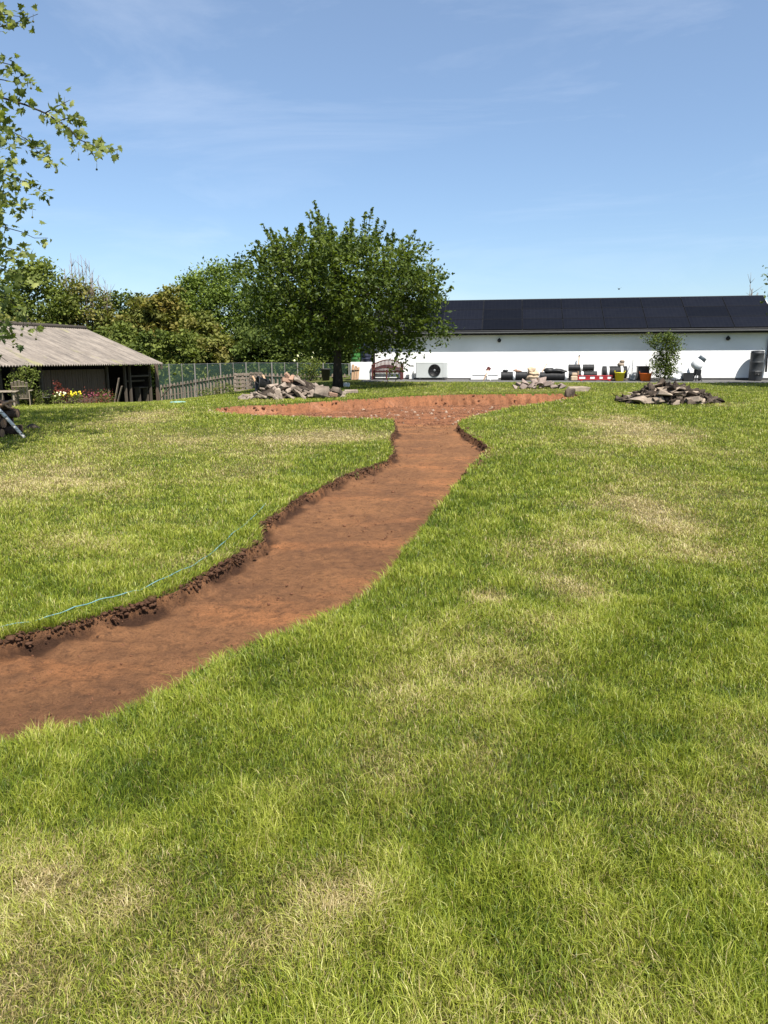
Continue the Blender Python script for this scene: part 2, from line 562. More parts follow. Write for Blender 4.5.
leftW = g2(LEFT_EDGE); nearW = g2(NEAR_PIT); farW = g2(FAR_PIT); rpitW = g2(RIGHT_PIT); rightW = g2(RIGHT_EDGE)
POLY = np.array(leftW + nearW + farW + rpitW + rightW)


def poly_sdf(P, poly=POLY):
    """Signed distance in plan, negative inside the dug area, with its gradient direction."""
    best = np.full(len(P), 1e9); gx = np.zeros(len(P)); gy = np.zeros(len(P)); inside = np.zeros(len(P), bool)
    n = len(poly)
    for i in range(n):
        a = poly[i]; b = poly[(i + 1) % n]
        e = b - a; w = P - a
        t = np.clip((w @ e) / (e @ e), 0, 1)
        dx = w[:, 0] - t * e[0]; dy = w[:, 1] - t * e[1]
        d = dx * dx + dy * dy
        k = d < best
        best = np.where(k, d, best); gx = np.where(k, dx, gx); gy = np.where(k, dy, gy)
        c = ((a[1] > P[:, 1]) != (b[1] > P[:, 1]))
        with np.errstate(divide='ignore', invalid='ignore'):
            xi = e[0] * (P[:, 1] - a[1]) / (e[1] if e[1] != 0 else 1e-12) + a[0]
        inside ^= c & (P[:, 0] < xi)
    d = np.sqrt(best)
    s = np.where(inside, -1, 1)
    g = np.stack([gx, gy], 1) / np.maximum(d, 1e-6)[:, None] * s[:, None]
    return d * s, g


def line_dist(P, L):
    best = np.full(len(P), 1e9); A = np.array(L)
    for a, b in zip(A[:-1], A[1:]):
        e = b - a; w = P - a; t = np.clip((w @ e) / (e @ e), 0, 1)
        best = np.minimum(best, np.hypot(w[:, 0] - t * e[0], w[:, 1] - t * e[1]))
    return best


def ragged(P, sd):
    """The edge as dug: a few centimetres of unevenness, more in the pit."""
    amp = .035 + .06 * sst(14, 19, P[:, 1])
    return sd + amp * (fbm(P[:, 0] * 3.2, P[:, 1] * 3.2, 5, 4) - .5) * 2.2


def pitness(P):
    return sst(15.2, 17.5, P[:, 1])


# where the lawn is worn to straw: pixel centre, half width, half height, strength (real patches, unprojected)
DRY = [(30, 483, 80, 22, .55), (160, 440, 90, 9, .5), (310, 436, 90, 7, .65), (135, 419, 40, 8, .6), (240, 470, 60, 12, .3), (80, 455, 70, 12, .35),
       (622, 425, 48, 10, 1.0), (640, 438, 50, 9, .7), (645, 512, 42, 24, .85), (488, 597, 24, 8, 1.0), (565, 588, 40, 12, .75), (540, 622, 40, 10, .5), (560, 552, 60, 25, .45),
       (490, 660, 90, 50, .4), (400, 690, 60, 30, .35), (310, 905, 60, 26, .62), (250, 945, 70, 35, .45), (45, 880, 34, 12, .5), (25, 985, 60, 36, .42), (190, 990, 60, 30, .5),
       (120, 900, 40, 20, .4), (380, 770, 60, 40, .4), (290, 795, 60, 25, .25), (640, 480, 60, 25, .3), (480, 760, 40, 30, .3), (180, 560, 50, 10, .25), (60, 545, 50, 12, .3), (270, 448, 60, 8, .35), (530, 440, 40, 6, .2), (700, 450, 50, 10, .25)]
LUSH = [(120, 770, 90, 30, .7), (470, 520, 60, 40, .6), (455, 560, 60, 30, .5), (700, 610, 80, 40, .6), (580, 725, 60, 40, .6), (650, 760, 70, 30, .4), (690, 930, 120, 80, .4), (500, 900, 90, 60, .3), (280, 690, 60, 25, .4), (300, 660, 80, 15, .4),
        (560, 480, 50, 22, .3), (330, 460, 60, 14, .4), (40, 600, 70, 20, .4), (230, 530, 50, 20, .3), (520, 455, 40, 15, .5), (610, 660, 70, 30, .3), (180, 800, 90, 30, .5), (420, 600, 50, 25, .4)]


def patches(L):
    out = []
    for px, py, rx, ry, s in L:
        c = G(px, py); dn = G(px, py + ry); up = G(px, py - ry)
        out.append((c.x, c.y, rx * c.y / F, abs(up.y - dn.y) / 2 + .02, s))
    return out


DRYW = patches(DRY); LUSHW = patches(LUSH)


def blob(P, L):
    v = np.zeros(len(P))
    wx = (fbm(P[:, 0] * 1.1, P[:, 1] * 1.1, 31, 3) - .5); wy = (fbm(P[:, 0] * 1.1, P[:, 1] * 1.1, 37, 3) - .5)
    for cx, cy, rx, ry, s in L:
        q = ((P[:, 0] - cx) / rx + wx * 1.6) ** 2 + ((P[:, 1] - cy) / ry + wy * 1.6) ** 2
        v = np.maximum(v, s * np.exp(-q * .9))
    return v


def dryness(P):
    d = (.88 + .35 * sst(4.5, 8, P[:, 1])) * blob(P, DRYW) * (.55 + .9 * fbm(P[:, 0] * 2.5, P[:, 1] * 2.5, 3, 4))
    d = d + .30 * sst(.55, .8, fbm(P[:, 0] * .55, P[:, 1] * .55, 44, 4)) + .10 * (fbm(P[:, 0] * 4, P[:, 1] * 4, 9, 3) - .4)
    return np.clip(d - .45 * blob(P, LUSHW), 0, 1)


# ------------------------------------------------------------------ ground sheet, path and pit
def axis(a, b, step_fn, far):
    v = [a]
    while v[-1] < b: v.append(v[-1] + step_fn(v[-1]))
    s = step_fn(v[-1])
    while v[-1] < far: s *= 1.22; v.append(v[-1] + s)
    s = step_fn(a); lo = [a]
    while lo[-1] > -far: s *= 1.22; lo.append(lo[-1] - s)
    return np.array(lo[:0:-1] + v)


def build_ground():
    xs = axis(-8.0, 8.0, lambda t: .032, 500)
    ys = axis(1.2, 27.0, lambda t: .022 if t < 5 else (.034 if t < 9 else .052), 600)
    X, Y = np.meshgrid(xs, ys)
    P = np.stack([X.ravel(), Y.ravel()], 1)
    near = (np.abs(P[:, 0]) < 8.2) & (P[:, 1] > 1) & (P[:, 1] < 27.5)
    sd = np.full(len(P), 9.0); gr = np.zeros((len(P), 2))
    s, g = poly_sdf(P[near]); sd[near] = ragged(P[near], s); gr[near] = g
    # settle the nearest grid points onto the dug edge
    k = np.abs(sd) < .022
    P[k] -= gr[k] * sd[k][:, None]
    sd[k] = 0
    z = zlawn(P[:, 0], P[:, 1])
    z += near * turf_bumps(P[:, 0], P[:, 1])
    pit = pitness(P)
    # floor
    floor_path = zlawn(P[:, 0], P[:, 1]) - .105
    floor = floor_path * (1 - pit) + .13 * pit
    far_bank0 = pit * sst(19, 20.5, P[:, 1])
    lump = .035 * (fbm(P[:, 0] * 1.6, P[:, 1] * 1.6, 8, 3) - .5) + .030 * (fbm(P[:, 0] * 8, P[:, 1] * 8, 12, 4) - .5) + .030 * (vnoise(P[:, 0] * 14, P[:, 1] * 14, 18) - .5) * vnoise(P[:, 0] * 2, P[:, 1] * 2, 19) + .12 * pit * (1 - .35 * far_bank0) * (fbm(P[:, 0] * 5, P[:, 1] * 5, 14, 4) - .5)
    far_bank = pit * sst(19, 20.5, P[:, 1])
    groove = .26 * far_bank * (np.abs(((P[:, 0] + .12 * fbm(P[:, 0] * 2, P[:, 1] * 0, 71, 2)) * 3.3) % 1 - .5) * 2) * (.4 + 1.2 * fbm(P[:, 0] * .8, P[:, 0] * .1, 77, 2))
    width = .022 + .035 * fbm(P[:, 0] * 3, P[:, 1] * 3, 55, 2) + far_bank * .16
    t = np.clip(-(sd) / (width + groove), 0, 1)
    t = np.where(sd >= 0, 0, t ** .75)
    z = z * (1 - t) + (floor + lump) * t
    dl = np.full(len(P), 9.0)
    dl[near] = np.minimum(line_dist(P[near], leftW), line_dist(P[near], rightW[:4]))
    rough = np.exp(-(dl / .13) ** 2) * (sd < -.005)
    z += rough * (.085 * fbm(P[:, 0] * 13, P[:, 1] * 13, 52, 3) - .028)
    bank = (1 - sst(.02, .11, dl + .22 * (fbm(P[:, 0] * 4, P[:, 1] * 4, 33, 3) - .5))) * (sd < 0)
    # spill of loose earth along the left edge
    nx, ny = len(xs), len(ys)
    i = np.arange(ny - 1)[:, None] * nx + np.arange(nx - 1)[None, :]
    faces = np.stack([i, i + 1, i + nx + 1, i + nx], -1).reshape(-1, 4)
    fs = sd[faces].mean(1)
    ins = fs < -.002
    pitf = P[faces][:, :, 1].mean(1) > 16.4
    co = np.column_stack([P, z])
    dry = np.zeros(len(P)); dry[near] = dryness(P[near])
    fr = ~near & (P[:, 1] > 0) & (P[:, 1] < 60) & (np.abs(P[:, 0]) < 40)
    dry[fr] = dryness(P[fr])
    dry[(P[:, 1] > 44)] = 0

    def sub(name, sel, m, attrs):
        f = faces[sel]
        u, inv = np.unique(f, return_inverse=True)
        me = np_mesh(name, co[u], inv.reshape(-1, 4), smooth=True)
        for an, av in attrs:
            a = me.attributes.new(an, 'FLOAT', 'POINT'); a.data.foreach_set('value', av[u].astype(np.float32))
        return link(name, me, m)
    tag(sub('ground', ~ins, M['turf'], [('dry', dry)]), 'lawn of mown grass with worn straw coloured patches', kind='structure')
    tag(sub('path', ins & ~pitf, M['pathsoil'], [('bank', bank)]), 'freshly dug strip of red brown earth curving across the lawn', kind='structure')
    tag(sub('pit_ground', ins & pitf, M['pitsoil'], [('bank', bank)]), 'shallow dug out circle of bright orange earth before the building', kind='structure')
    return floor_path


build_ground()


# ------------------------------------------------------------------ grass blades
def build_grass():
    bands = [(.7, 1.2, 20000), (1.2, 2.2, 52000), (2.2, 3.2, 36000), (3.2, 4.5, 21000), (4.5, 6.5, 11000), (6.5, 9, 4800), (9, 13, 2300), (13, 18, 1150), (18, 25, 620), (25, 36, 260)]
    Ps = []
    for y0, y1, dens in bands:
        xw = .56 * y1 + 2.4
        n = int((y1 - y0) * 2 * xw * dens)
        Ps.append(np.stack([rng.uniform(-xw, xw, n), rng.uniform(y0, y1, n)], 1))
    P = np.concatenate(Ps)
    over = np.abs(P[:, 0]) - (.56 * P[:, 1] + .7)
    P = P[(over < 0) | ((over < 1.7) & (rng.random(len(P)) < .6))]
    sd, g = poly_sdf(P); sr = ragged(P, sd)
    # not on the apron, in the barn or under the building
    keep = sr > .004
    wall_line = P[:, 0] * WN[0] + P[:, 1] * WN[1]
    keep &= ~((wall_line < APRON_D) & (P[:, 0] > -3.6))
    P = P[keep]; sr = sr[keep]; g = g[keep]
    dry = dryness(P)
    n = len(P)
    lush = blob(P, LUSHW)
    big = fbm(P[:, 0] * .9, P[:, 1] * .9, 60, 3); mid = fbm(P[:, 0] * 5, P[:, 1] * 5, 63, 3)
    keep = rng.random(n) > .12 * np.clip(dry - .35, 0, 1)
    P = P[keep]; dry = dry[keep]; lush = lush[keep]; sr = sr[keep]; big = big[keep]; mid = mid[keep]; g = g[keep]
    n = len(P)
    dist = P[:, 1]
    h = (.027 + .016 * lush + .022 * (big - .35) + .062 * np.clip(mid - .44, 0, 1)) * rng.uniform(.55, 1.45, n)
    h *= (1 - .28 * dry)
    edge = np.exp(-np.clip(sr, 0, 5) / .07)
    h *= 1 + .35 * edge
    h = np.clip(h, .014, .10) * (1 + .25 * sst(6, 20, dist))
    # a few taller stray stems
    tall = rng.random(n) < .006
    h[tall] *= 1.8
    w = rng.uniform(.0016, .0034, n) * np.clip(dist / 2.6, 1, 7) ** .85
    # heading: locally combed with randomness
    th = 6.283 * (fbm(P[:, 0] * 1.7, P[:, 1] * 1.7, 80, 2) * 2 + vnoise((P[:, 0] * .83 + P[:, 1] * .56) * 15, (P[:, 1] * .83 - P[:, 0] * .56) * 15, 93) * .8) + rng.normal(0, 1.7, n)
    lean = h * np.clip(rng.normal(.55, .38, n) + .45 * dry, .05, 1.9)
    dx = np.cos(th) * lean; dy = np.sin(th) * lean
    dx -= g[:, 0] * edge * h * .5; dy -= g[:, 1] * edge * h * .5
    fa = rng.uniform(0, 6.283, n)
    wx = np.cos(fa) * w / 2; wy = np.sin(fa) * w / 2
    z0 = zlawn(P[:, 0], P[:, 1]) + (np.abs(P[:, 0]) < 8.2) * (P[:, 1] < 27.5) * turf_bumps(P[:, 0], P[:, 1]) - .005
    V = np.zeros((n, 5, 3), np.float32)
    V[:, 0] = np.stack([P[:, 0] - wx, P[:, 1] - wy, z0], 1)
    V[:, 1] = np.stack([P[:, 0] + wx, P[:, 1] + wy, z0], 1)
    mx = P[:, 0] + dx * .35; my = P[:, 1] + dy * .35; mz = z0 + h * .66
    V[:, 2] = np.stack([mx + wx * .8, my + wy * .8, mz], 1)
    V[:, 3] = np.stack([mx - wx * .8, my - wy * .8, mz], 1)
    V[:, 4] = np.stack([P[:, 0] + dx, P[:, 1] + dy, z0 + h * np.clip(1.08 - .28 * lean / h, .6, 1.1)], 1)
    base = np.arange(n) * 5
    loops = np.stack([base, base + 1, base + 2, base + 3, base + 3, base + 2, base + 4], 1).ravel()
    starts = np.stack([np.arange(n) * 7, np.arange(n) * 7 + 4], 1).ravel()
    me = np_mesh('grass', V.reshape(-1, 3), loops=loops, starts=starts)
    bd = np.clip((rng.random(n) < np.clip(dry * 1.0 + .05, 0, .85)) * rng.uniform(.55, 1, n) + .20 * dry, 0, 1)
    rnd = np.clip(.45 + .68 * (mid - .5) + .30 * dry - .26 * lush + .14 * (big - .5) + rng.normal(0, .21, n), 0, 1)
    col = np.ones((n, 5, 4), np.float32)
    col[:, :, 0] = bd[:, None]; col[:, :, 1] = rnd[:, None]
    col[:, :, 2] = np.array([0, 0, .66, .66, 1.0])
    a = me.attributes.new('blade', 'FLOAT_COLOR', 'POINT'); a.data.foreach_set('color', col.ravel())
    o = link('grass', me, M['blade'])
    tag(o, 'green and straw coloured blades of short lawn grass', 'grass', kind='stuff')
    print('blades', n)


# ------------------------------------------------------------------ white outbuilding
AW = R(9)
WD = Vector((math.cos(AW), -math.sin(AW), 0))      # along the wall, to the right
WN = Vector((-math.sin(AW), -math.cos(AW), 0))     # out of the wall, towards the lawn
D0 = 33.6
P0 = at(535, 380, D0); P0.z = 0
APRON_D = P0.dot(WN) + 1.9                          # plan line of the gravel edge


def wall_s(px, off=0, py=370):
    """Distance along the wall at which a line `off` in front of it is seen in pixel column px."""
    d = ray(px, py); q = P0 + WN * off
    # t*d = q + s*WD in plan
    den = d.x * WD.y - d.y * WD.x
    return (q.x * d.y - q.y * d.x) / (-den) * -1 if False else ((d.x * q.y - d.y * q.x) / (d.y * WD.x - d.x * WD.y))


def wall_at(px, off=0):
    """Point on the ground, `off` in front of the wall, in pixel column px."""
    s = wall_s(px, off); p = P0 + WN * off + WD * s
    p.z = zg(p.x, p.y)
    return p


def wall_z(px, py, off=0):
    s = wall_s(px, off, py); p = P0 + WN * off + WD * s
    return at(px, py, p.y).z


def wscale(px, off=0):
    return F / wall_at(px, off).y


S_L = wall_s(373.5); S_R = wall_s(777)
zb = wall_at(560).z
z_gut = wall_z(600, 333.9, .36)
z_eave = wall_z(600, 328.4, .33)


def build_building():
    root = thing('outbuilding', P0 + WD * ((S_L + S_R) / 2) + Vector((0, 0, zb)), 'long low white rendered outbuilding with solar panels covering its dark roof', 'building', rz=-AW)
    L = S_R - S_L; H = z_gut - zb + .04
    DEP = 6.0; PT = R(30.3); ov = .30
    ze = z_eave - zb - .10
    k = .5
    for i in range(2000):
        k = .5 + i * .004
        s = wall_s(600, ov - k, 296.9); q = P0 + WN * (ov - k) + WD * s
        if at(600, 296.9, q.y).z - zb <= ze + .12 + k * math.tan(PT): break
    zr = ze + k * math.tan(PT)
    DEP = 2 * (k - ov) - .24
    # local: x along the wall, y back (positive away from the camera), z up from wall foot
    w = MB()
    w.box((0, .12, (H - .10) / 2 + .10), (L, .24, H - .10), bev=.01)                  # front wall
    w.box((-L / 2 + .12, DEP / 2 + .122, H / 2), (.24, DEP - .24, H), bev=.01)
    w.box((L / 2 - .12, DEP / 2 + .122, H / 2), (.24, DEP - .24, H), bev=.01)
    w.box((0, DEP + .12, H / 2), (L, .24, H), bev=.01)
    ridge_y = .33 * -1 + 0; half = k - ov
    rise = zr - H - .12
    for sx in (-1, 1):
        x0 = sx * (L / 2 - .24); x1 = sx * (L / 2)
        a = [(x0, 0.002, H), (x1, 0.002, H), (x1, DEP + .23, H), (x0, DEP + .23, H), (x0, half, H + rise), (x1, half, H + rise)]
        w.add(a, [(0, 1, 5, 4), (2, 3, 4, 5), (1, 2, 5), (0, 4, 3), (0, 3, 2, 1)])
    w.build('wall', M['render'], root)
    pl = MB(); pl.box((0, .10, -.15), (L - .02, .23, .5), bev=.01); pl.build('plinth', M['plinth'], root)
    # roof: two slabs; the front eave line sits 0.33 in front of the wall
    LR_l = -L / 2 - .15; LR_r = L / 2 + .02
    # right end of the ridge is seen at x = 763.5
    sr = wall_s(763.5, ov - k, 295.5) - (S_L + S_R) / 2
    LR_r = sr
    roof = MB()
    c, sn = math.cos(PT), math.sin(PT)
    sl = k / c
    for side in (0, 1):
        ymid = -ov + k / 2 if side == 0 else -ov + k * 1.5
        rot = Euler((PT if side == 0 else -PT, 0, 0)).to_matrix()
        roof.box(((LR_l + LR_r) / 2, ymid, (ze + zr) / 2 + (0 if side == 0 else -.003)), (LR_r - LR_l, sl, .09), rot, bev=.01)
    rf = roof.build('roof', M['slate'], root)
    cap = MB(); cap.tube([(LR_l, -ov + k, zr + .035), (LR_r, -ov + k, zr + .035)], .045, 10); cap.build('ridge_cap', M['slate'], rf)
    g = MB(); g.box(((LR_l + LR_r) / 2, -ov - .05, ze - .038), (LR_r - LR_l + .02, .10, .055), bev=.02); g.build('gutter', M['gutter'], root)
    fz = (z_gut - zb)
    f = MB(); f.box(((LR_l + LR_r) / 2, -ov + .03, (ze - .06 + fz) / 2), (LR_r - LR_l, .04, max(.05, ze - .06 - fz)), bev=.005)
    f.box(((LR_l + LR_r) / 2, (-ov + .052) / 2, fz + .011), (LR_r - LR_l - .004, ov - .052, .02), bev=.002)
    f.build('fascia', M['fascia'], root)
    # panels in three rows
    n0 = (0, -sn, c)
    seams = [442, 483, 522.5, 563.5, 605.5, 648.8, 691, 735, 778]
    sx = [wall_s(p, ov, 328) - (S_L + S_R) / 2 for p in seams]
    step = (sx[-2] - sx[2]) / 5
    xs = [sx[-2] + step * i for i in range(-8, 1)]
    ph = (sl - .10) / 3
    first = None
    for xi in xs:
        wd = min(step, LR_r - .01 - xi)
        for r in range(3):
            u = .05 + ph * (r + .5)
            cy = -ov + u * c - .075 * sn * 1; cz = ze + u * sn + .075 * c
            p = MB(); p.box((0, 0, 0), (wd - .03, ph - .022, .03), None, bev=.004)
            po = p.build('solar_panel', M['panel'], root)
            po.location = (xi + wd / 2, cy, cz); po.rotation_euler = (PT, 0, 0)
            e = MB()
            hw, hp = (wd - .03) / 2, (ph - .022) / 2
            for sg in (-1, 1):
                e.box((0, sg * (hp - .006), .002), (wd - .03, .020, .036), None, bev=.003)
                e.box((sg * (hw - .006), 0, .002), (.020, ph - .064, .036), None, bev=.003)
            eo = e.build('panel_frame', M['panelframe'], po)
    # two bulkhead lamps under the eave, left end downpipe and right downpipe
    for px, py in ((498.5, 340.5), (725, 338.5)):
        l = MB(); xx = wall_s(px) - (S_L + S_R) / 2; zz = wall_z(px, py) - zb
        l.lathe([(.06, 0), (.085, .02), (.085, .08), (.05, .12)], 14, Matrix.Translation((xx, -.002, zz)) @ Matrix.Rotation(R(90), 4, 'X'))
        l.box((xx, -.03, zz + .085), (.05, .06, .05))
        l.build('wall_lamp', M['lamp'], root)
    xl = -L / 2 + .05
    d1 = MB(); d1.tube([(xl, -.06, .02), (xl, -.06, fz - .05), (xl, -.25, fz + .06)], .04, 10); d1.build('downpipe', M['gutter'], root)
    xr = wall_s(766.5, .08) - (S_L + S_R) / 2
    d2 = MB(); d2.tube([(xr - .03, -.12, .35), (xr - .03, -.08, .9), (xr, -.06, 1.1), (xr, -.06, fz - .25), (xr + .1, -.08, fz - .18), (xr + .35, -.08, fz - .16)], .045, 10)
    d2.build('downpipe', M['black'], root)
    cb = MB(); cx_ = wall_s(523) - (S_L + S_R) / 2
    return root


build_building()

# gravel apron in front of the white wall
def build_apron():
    v = []; f = []
    n = 60
    ss = np.linspace(S_L - .3, S_R + 3, n)
    offs = (-.02, .5, 1.0, 1.5, 1.85)
    for s in ss:
        for k, o in enumerate(offs):
            oo = o + (.12 * (float(fbm(s * 1.3, 0.5, 4, 3)) - .5) if k == 4 else 0)
            p = P0 + WN * oo + WD * s
            v.append((p.x, p.y, zg(p.x, p.y) + (.03 if k < 4 else -.01)))
    k = len(offs)
    for i in range(n - 1):
        for j in range(k - 1):
            f.append((i * k + j, i * k + j + 1, (i + 1) * k + j + 1, (i + 1) * k + j))
    me = bpy.data.meshes.new('gravel_path'); me.from_pydata(v, [], f); me.update()
    tag(link('gravel_path', me, M['gravel']), 'strip of grey gravel along the foot of the white wall', kind='structure')


build_apron()
build_grass()


# ------------------------------------------------------------------ foliage helpers
def leaf_quads(P, size, up=.35, seed=0, fold=True, tint=None, tint2=None, aspect=.55):
    """Folded diamond leaves at points P (n,3); returns co, faces(4), colours."""
    r = np.random.default_rng(seed)
    n = len(P)
    nrm = r.normal(size=(n, 3)); nrm[:, 2] = np.abs(nrm[:, 2]) + up
    nrm /= np.linalg.norm(nrm, axis=1)[:, None]
    t = r.normal(size=(n, 3)); t[:, 2] -= .5
    t -= nrm * (t * nrm).sum(1)[:, None]; t /= np.linalg.norm(t, axis=1)[:, None]
    b = np.cross(nrm, t)
    s = size * r.uniform(.6, 1.3, n)[:, None]
    a = aspect * .5
    V = np.stack([P - t * s * .5, P + b * s * a - t * s * .05 - nrm * s * .10, P + t * s * .5 - nrm * s * .08, P - b * s * a - t * s * .05 - nrm * s * .10], 1)
    F_ = np.arange(n * 4).reshape(n, 4)
    F_ = np.concatenate([F_[:, [0, 1, 2]], F_[:, [0, 2, 3]]], 1).reshape(-1, 3)
    rn = r.random(n)
    c0 = np.clip(rn if tint is None else tint + r.normal(0, .22, n), 0, 1)
    c1 = np.zeros(n) if tint2 is None else np.clip(tint2, 0, 1)
    C = np.ones((n, 4, 4), np.float32)
    C[:, :, 0] = c0[:, None]; C[:, :, 1] = c1[:, None]
    return V.reshape(-1, 3), F_, C.reshape(-1, 4)


def leaf_obj(name, parts, m, parent):
    co = []; fa = []; cl = []; k = 0
    for V, F_, C in parts:
        co.append(V); fa.append(F_ + k); cl.append(C); k += len(V)
    co = np.concatenate(co); fa = np.concatenate(fa); cl = np.concatenate(cl)
    me = np_mesh(name, co, fa)
    a = me.attributes.new('leaf', 'FLOAT_COLOR', 'POINT'); a.data.foreach_set('color', cl.astype(np.float32).ravel())
    return link(name, me, m, parent)


def crown_clumps(r, n, rx, ry, z0, z1, prof, shell=.55, wob=.22):
    """Clump centres in a crown whose radius follows prof(t), t from bottom to top."""
    out = []
    ph = r.uniform(0, 6.28, 6)
    while len(out) < n:
        t = r.random(); a = r.uniform(0, 6.283)
        rad = prof(t) * (1 + wob * (math.sin(a * 2 + ph[0] + t * 3) * .5 + math.sin(a * 3 + ph[1] - t * 5) * .5 + math.sin(a * 5 + ph[2] + 7 * t) * .4))
        if rad <= 0: continue
        q = (shell + (1 - shell) * r.random()) if r.random() < .75 else r.random() ** .5 * shell
        if r.random() > rad: continue
        out.append((math.cos(a) * rad * rx * q, math.sin(a) * ry * rad * q, z0 + (z1 - z0) * t))
    return np.array(out)


def limb_tree(root, r, H, tr, crown, n_limb=7, m=None, start=.25, extra=None):
    """Tapered trunk with limbs reaching into the clump centres."""
    t = MB()
    pts = [Vector((0, 0, -.15))]; rad = [tr * 1.35]
    for i in range(1, 7):
        q = i / 6
        pts.append(Vector((r.normal(0, .015) * H * .2, r.normal(0, .02) * H * .2, H * q * .75))); rad.append(tr * (1 - .8 * q))
    t.tube(pts, rad, 10)
    if extra is not None: t.add(extra.v, extra.f, True)
    to = t.build('trunk', m or M['bark'], root)
    idx = r.choice(len(crown), min(n_limb, len(crown)), replace=False)
    for i in idx:
        e = Vector(crown[i]); q = r.uniform(start, .6)
        b = Vector((0, 0, H * q * .75)); b += (pts[min(6, int(q * 6) + 1)] - Vector((0, 0, pts[min(6, int(q * 6) + 1)].z)))
        if e.z < b.z + .2: b.z = max(H * start * .6, e.z - .6)
        mid = (b + e) / 2 + Vector((0, 0, .15 * (e - b).length))
        l = MB(); l.tube([b, (b + mid) / 2 + Vector((0, 0, .05)), mid, e], [tr * .42, tr * .32, tr * .22, tr * .06], 6)
        l.build('limb', m or M['bark'], to)
    return to


LM = {
    'cherry': leaf_mat('cherry_leaf', (.038, .062, .012), (.140, .180, .032), .38, .45, .20),
    'plane': leaf_mat('plane_leaf', (.075, .105, .026), (.215, .245, .070), .42, .5, .25, third=(.34, .36, .12)),
    'deep': leaf_mat('deep_green_leaf', (.050, .072, .018), (.125, .158, .036), .25, .65, .08),
    'mid': leaf_mat('mid_green_leaf', (.078, .102, .022), (.180, .210, .048), .3, .65, .08),
    'olive': leaf_mat('olive_leaf', (.088, .102, .025), (.195, .205, .050), .3, .65, .08, third=(.22, .19, .06)),
    'amber': leaf_mat('amber_leaf', (.092, .100, .026), (.195, .190, .046), .3, .65, .08, third=(.25, .19, .05)),
    'round': leaf_mat('round_crown_leaf', (.080, .118, .024), (.190, .240, .050), .3, .65, .08),
    'shrub': leaf_mat('shrub_leaf', (.045, .065, .018), (.12, .15, .035), .3, .65, .08, third=(.16, .09, .04)),
    'redleaf': leaf_mat('red_shrub_leaf', (.11, .028, .022), (.22, .06, .04), .3, .65, .08),
}


# ------------------------------------------------------------------ cherry tree before the building
def cherry_tree():
    b = G(338, 387.5)
    s = F / b.y
    root = thing('cherry_tree', b, 'dark green broad spreading tree on one short trunk in front of the building', 'tree')
    r = np.random.default_rng(3)
    H = (387 - 205) / s
    rx = 104 / s
    prof = lambda t: (.60 + .40 * (t / .44) ** .7) if t < .44 else max(0.0, 1 - ((t - .44) / .56) ** 2.6) ** .5
    z0, z1 = (387 - 349) / s, (387 - 246) / s
    C = crown_clumps(r, 340, rx * .88, rx * .86, z0, z1, prof, .66, .30)
    C[:, 0] += (16 - 20 * (C[:, 2] - z0) / (z1 - z0)) / s
    parts = []
    for i, c in enumerate(C):
        n = int(r.integers(50, 115))
        g = r.normal(size=(n, 3)) * np.array([.26, .26, .20]) + c
        parts.append(leaf_quads(g, .165, .3, i, tint=np.full(n, .35 + .22 * r.normal())))
    # long leading shoots standing out of the crown
    shoots = []
    for k in range(110):
        a = r.uniform(0, 6.283); t = r.uniform(.15, .95)
        rad = prof(t) * r.uniform(.6, .88)
        p0 = np.array([(16 - 20 * t) / s + math.cos(a) * rad * rx * .92, math.sin(a) * rad * rx * .9, z0 + (z1 - z0) * t])
        d = np.array([math.cos(a) * (1.2 - t) * .8, math.sin(a) * (1.2 - t) * .8, .35 + .9 * t]) + r.normal(0, .18, 3)
        if t < .3: d[2] *= -.2
        shoots.append((p0, d / np.linalg.norm(d), r.uniform(.45, 1.05)))
    for px, py, ln in ((314, 201, 1.7), (311, 210, 1.5), (322, 216, 1.3), (300, 225, .9), (346, 222, .9), (372, 208, 1.3), (366, 212, 1.2), (378, 219, .9), (352, 217, .8), (262, 224, 1.5), (266, 232, 1.3), (256, 240, 1.0), (274, 235, 1.0), (285, 228, .9), (393, 232, .9), (416, 229, 1.3), (410, 243, .9), (452, 286, .9), (446, 272, .8), (307, 212, 1.3), (318, 210, 1.4), (328, 216, 1.2), (252, 250, 1.1), (270, 228, 1.1), (400, 350, .9), (411, 350, .8), (404, 240, 1.0), (420, 238, .9), (435, 258, .9), (249, 262, .9), (440, 318, .7)):
        q = np.array(at(px, py, b.y + r.uniform(-1.2, 1.2)) - b)
        d = np.array([(px - 345) / 130, r.normal(0, .15), 1.0]); d /= np.linalg.norm(d)
        shoots.append((q - d * ln, d, ln))
    tw = MB()
    for j, (p0, d, ln) in enumerate(shoots):
        m = int(30 + 38 * ln)
        u = r.random(m)[:, None]
        g = p0 + d * ln * u + r.normal(size=(m, 3)) * .10 * (1.2 - u)
        parts.append(leaf_quads(g, .15, .2, 900 + j, tint=np.full(m, .55)))
        tw.tube([p0 - d * .5, p0 + d * ln], [.012, .004], 4)
    cr = leaf_obj('crown', parts, LM['cherry'], root)
    to = limb_tree(root, r, H, .17, C, 14, start=.28, extra=tw)


cherry_tree()


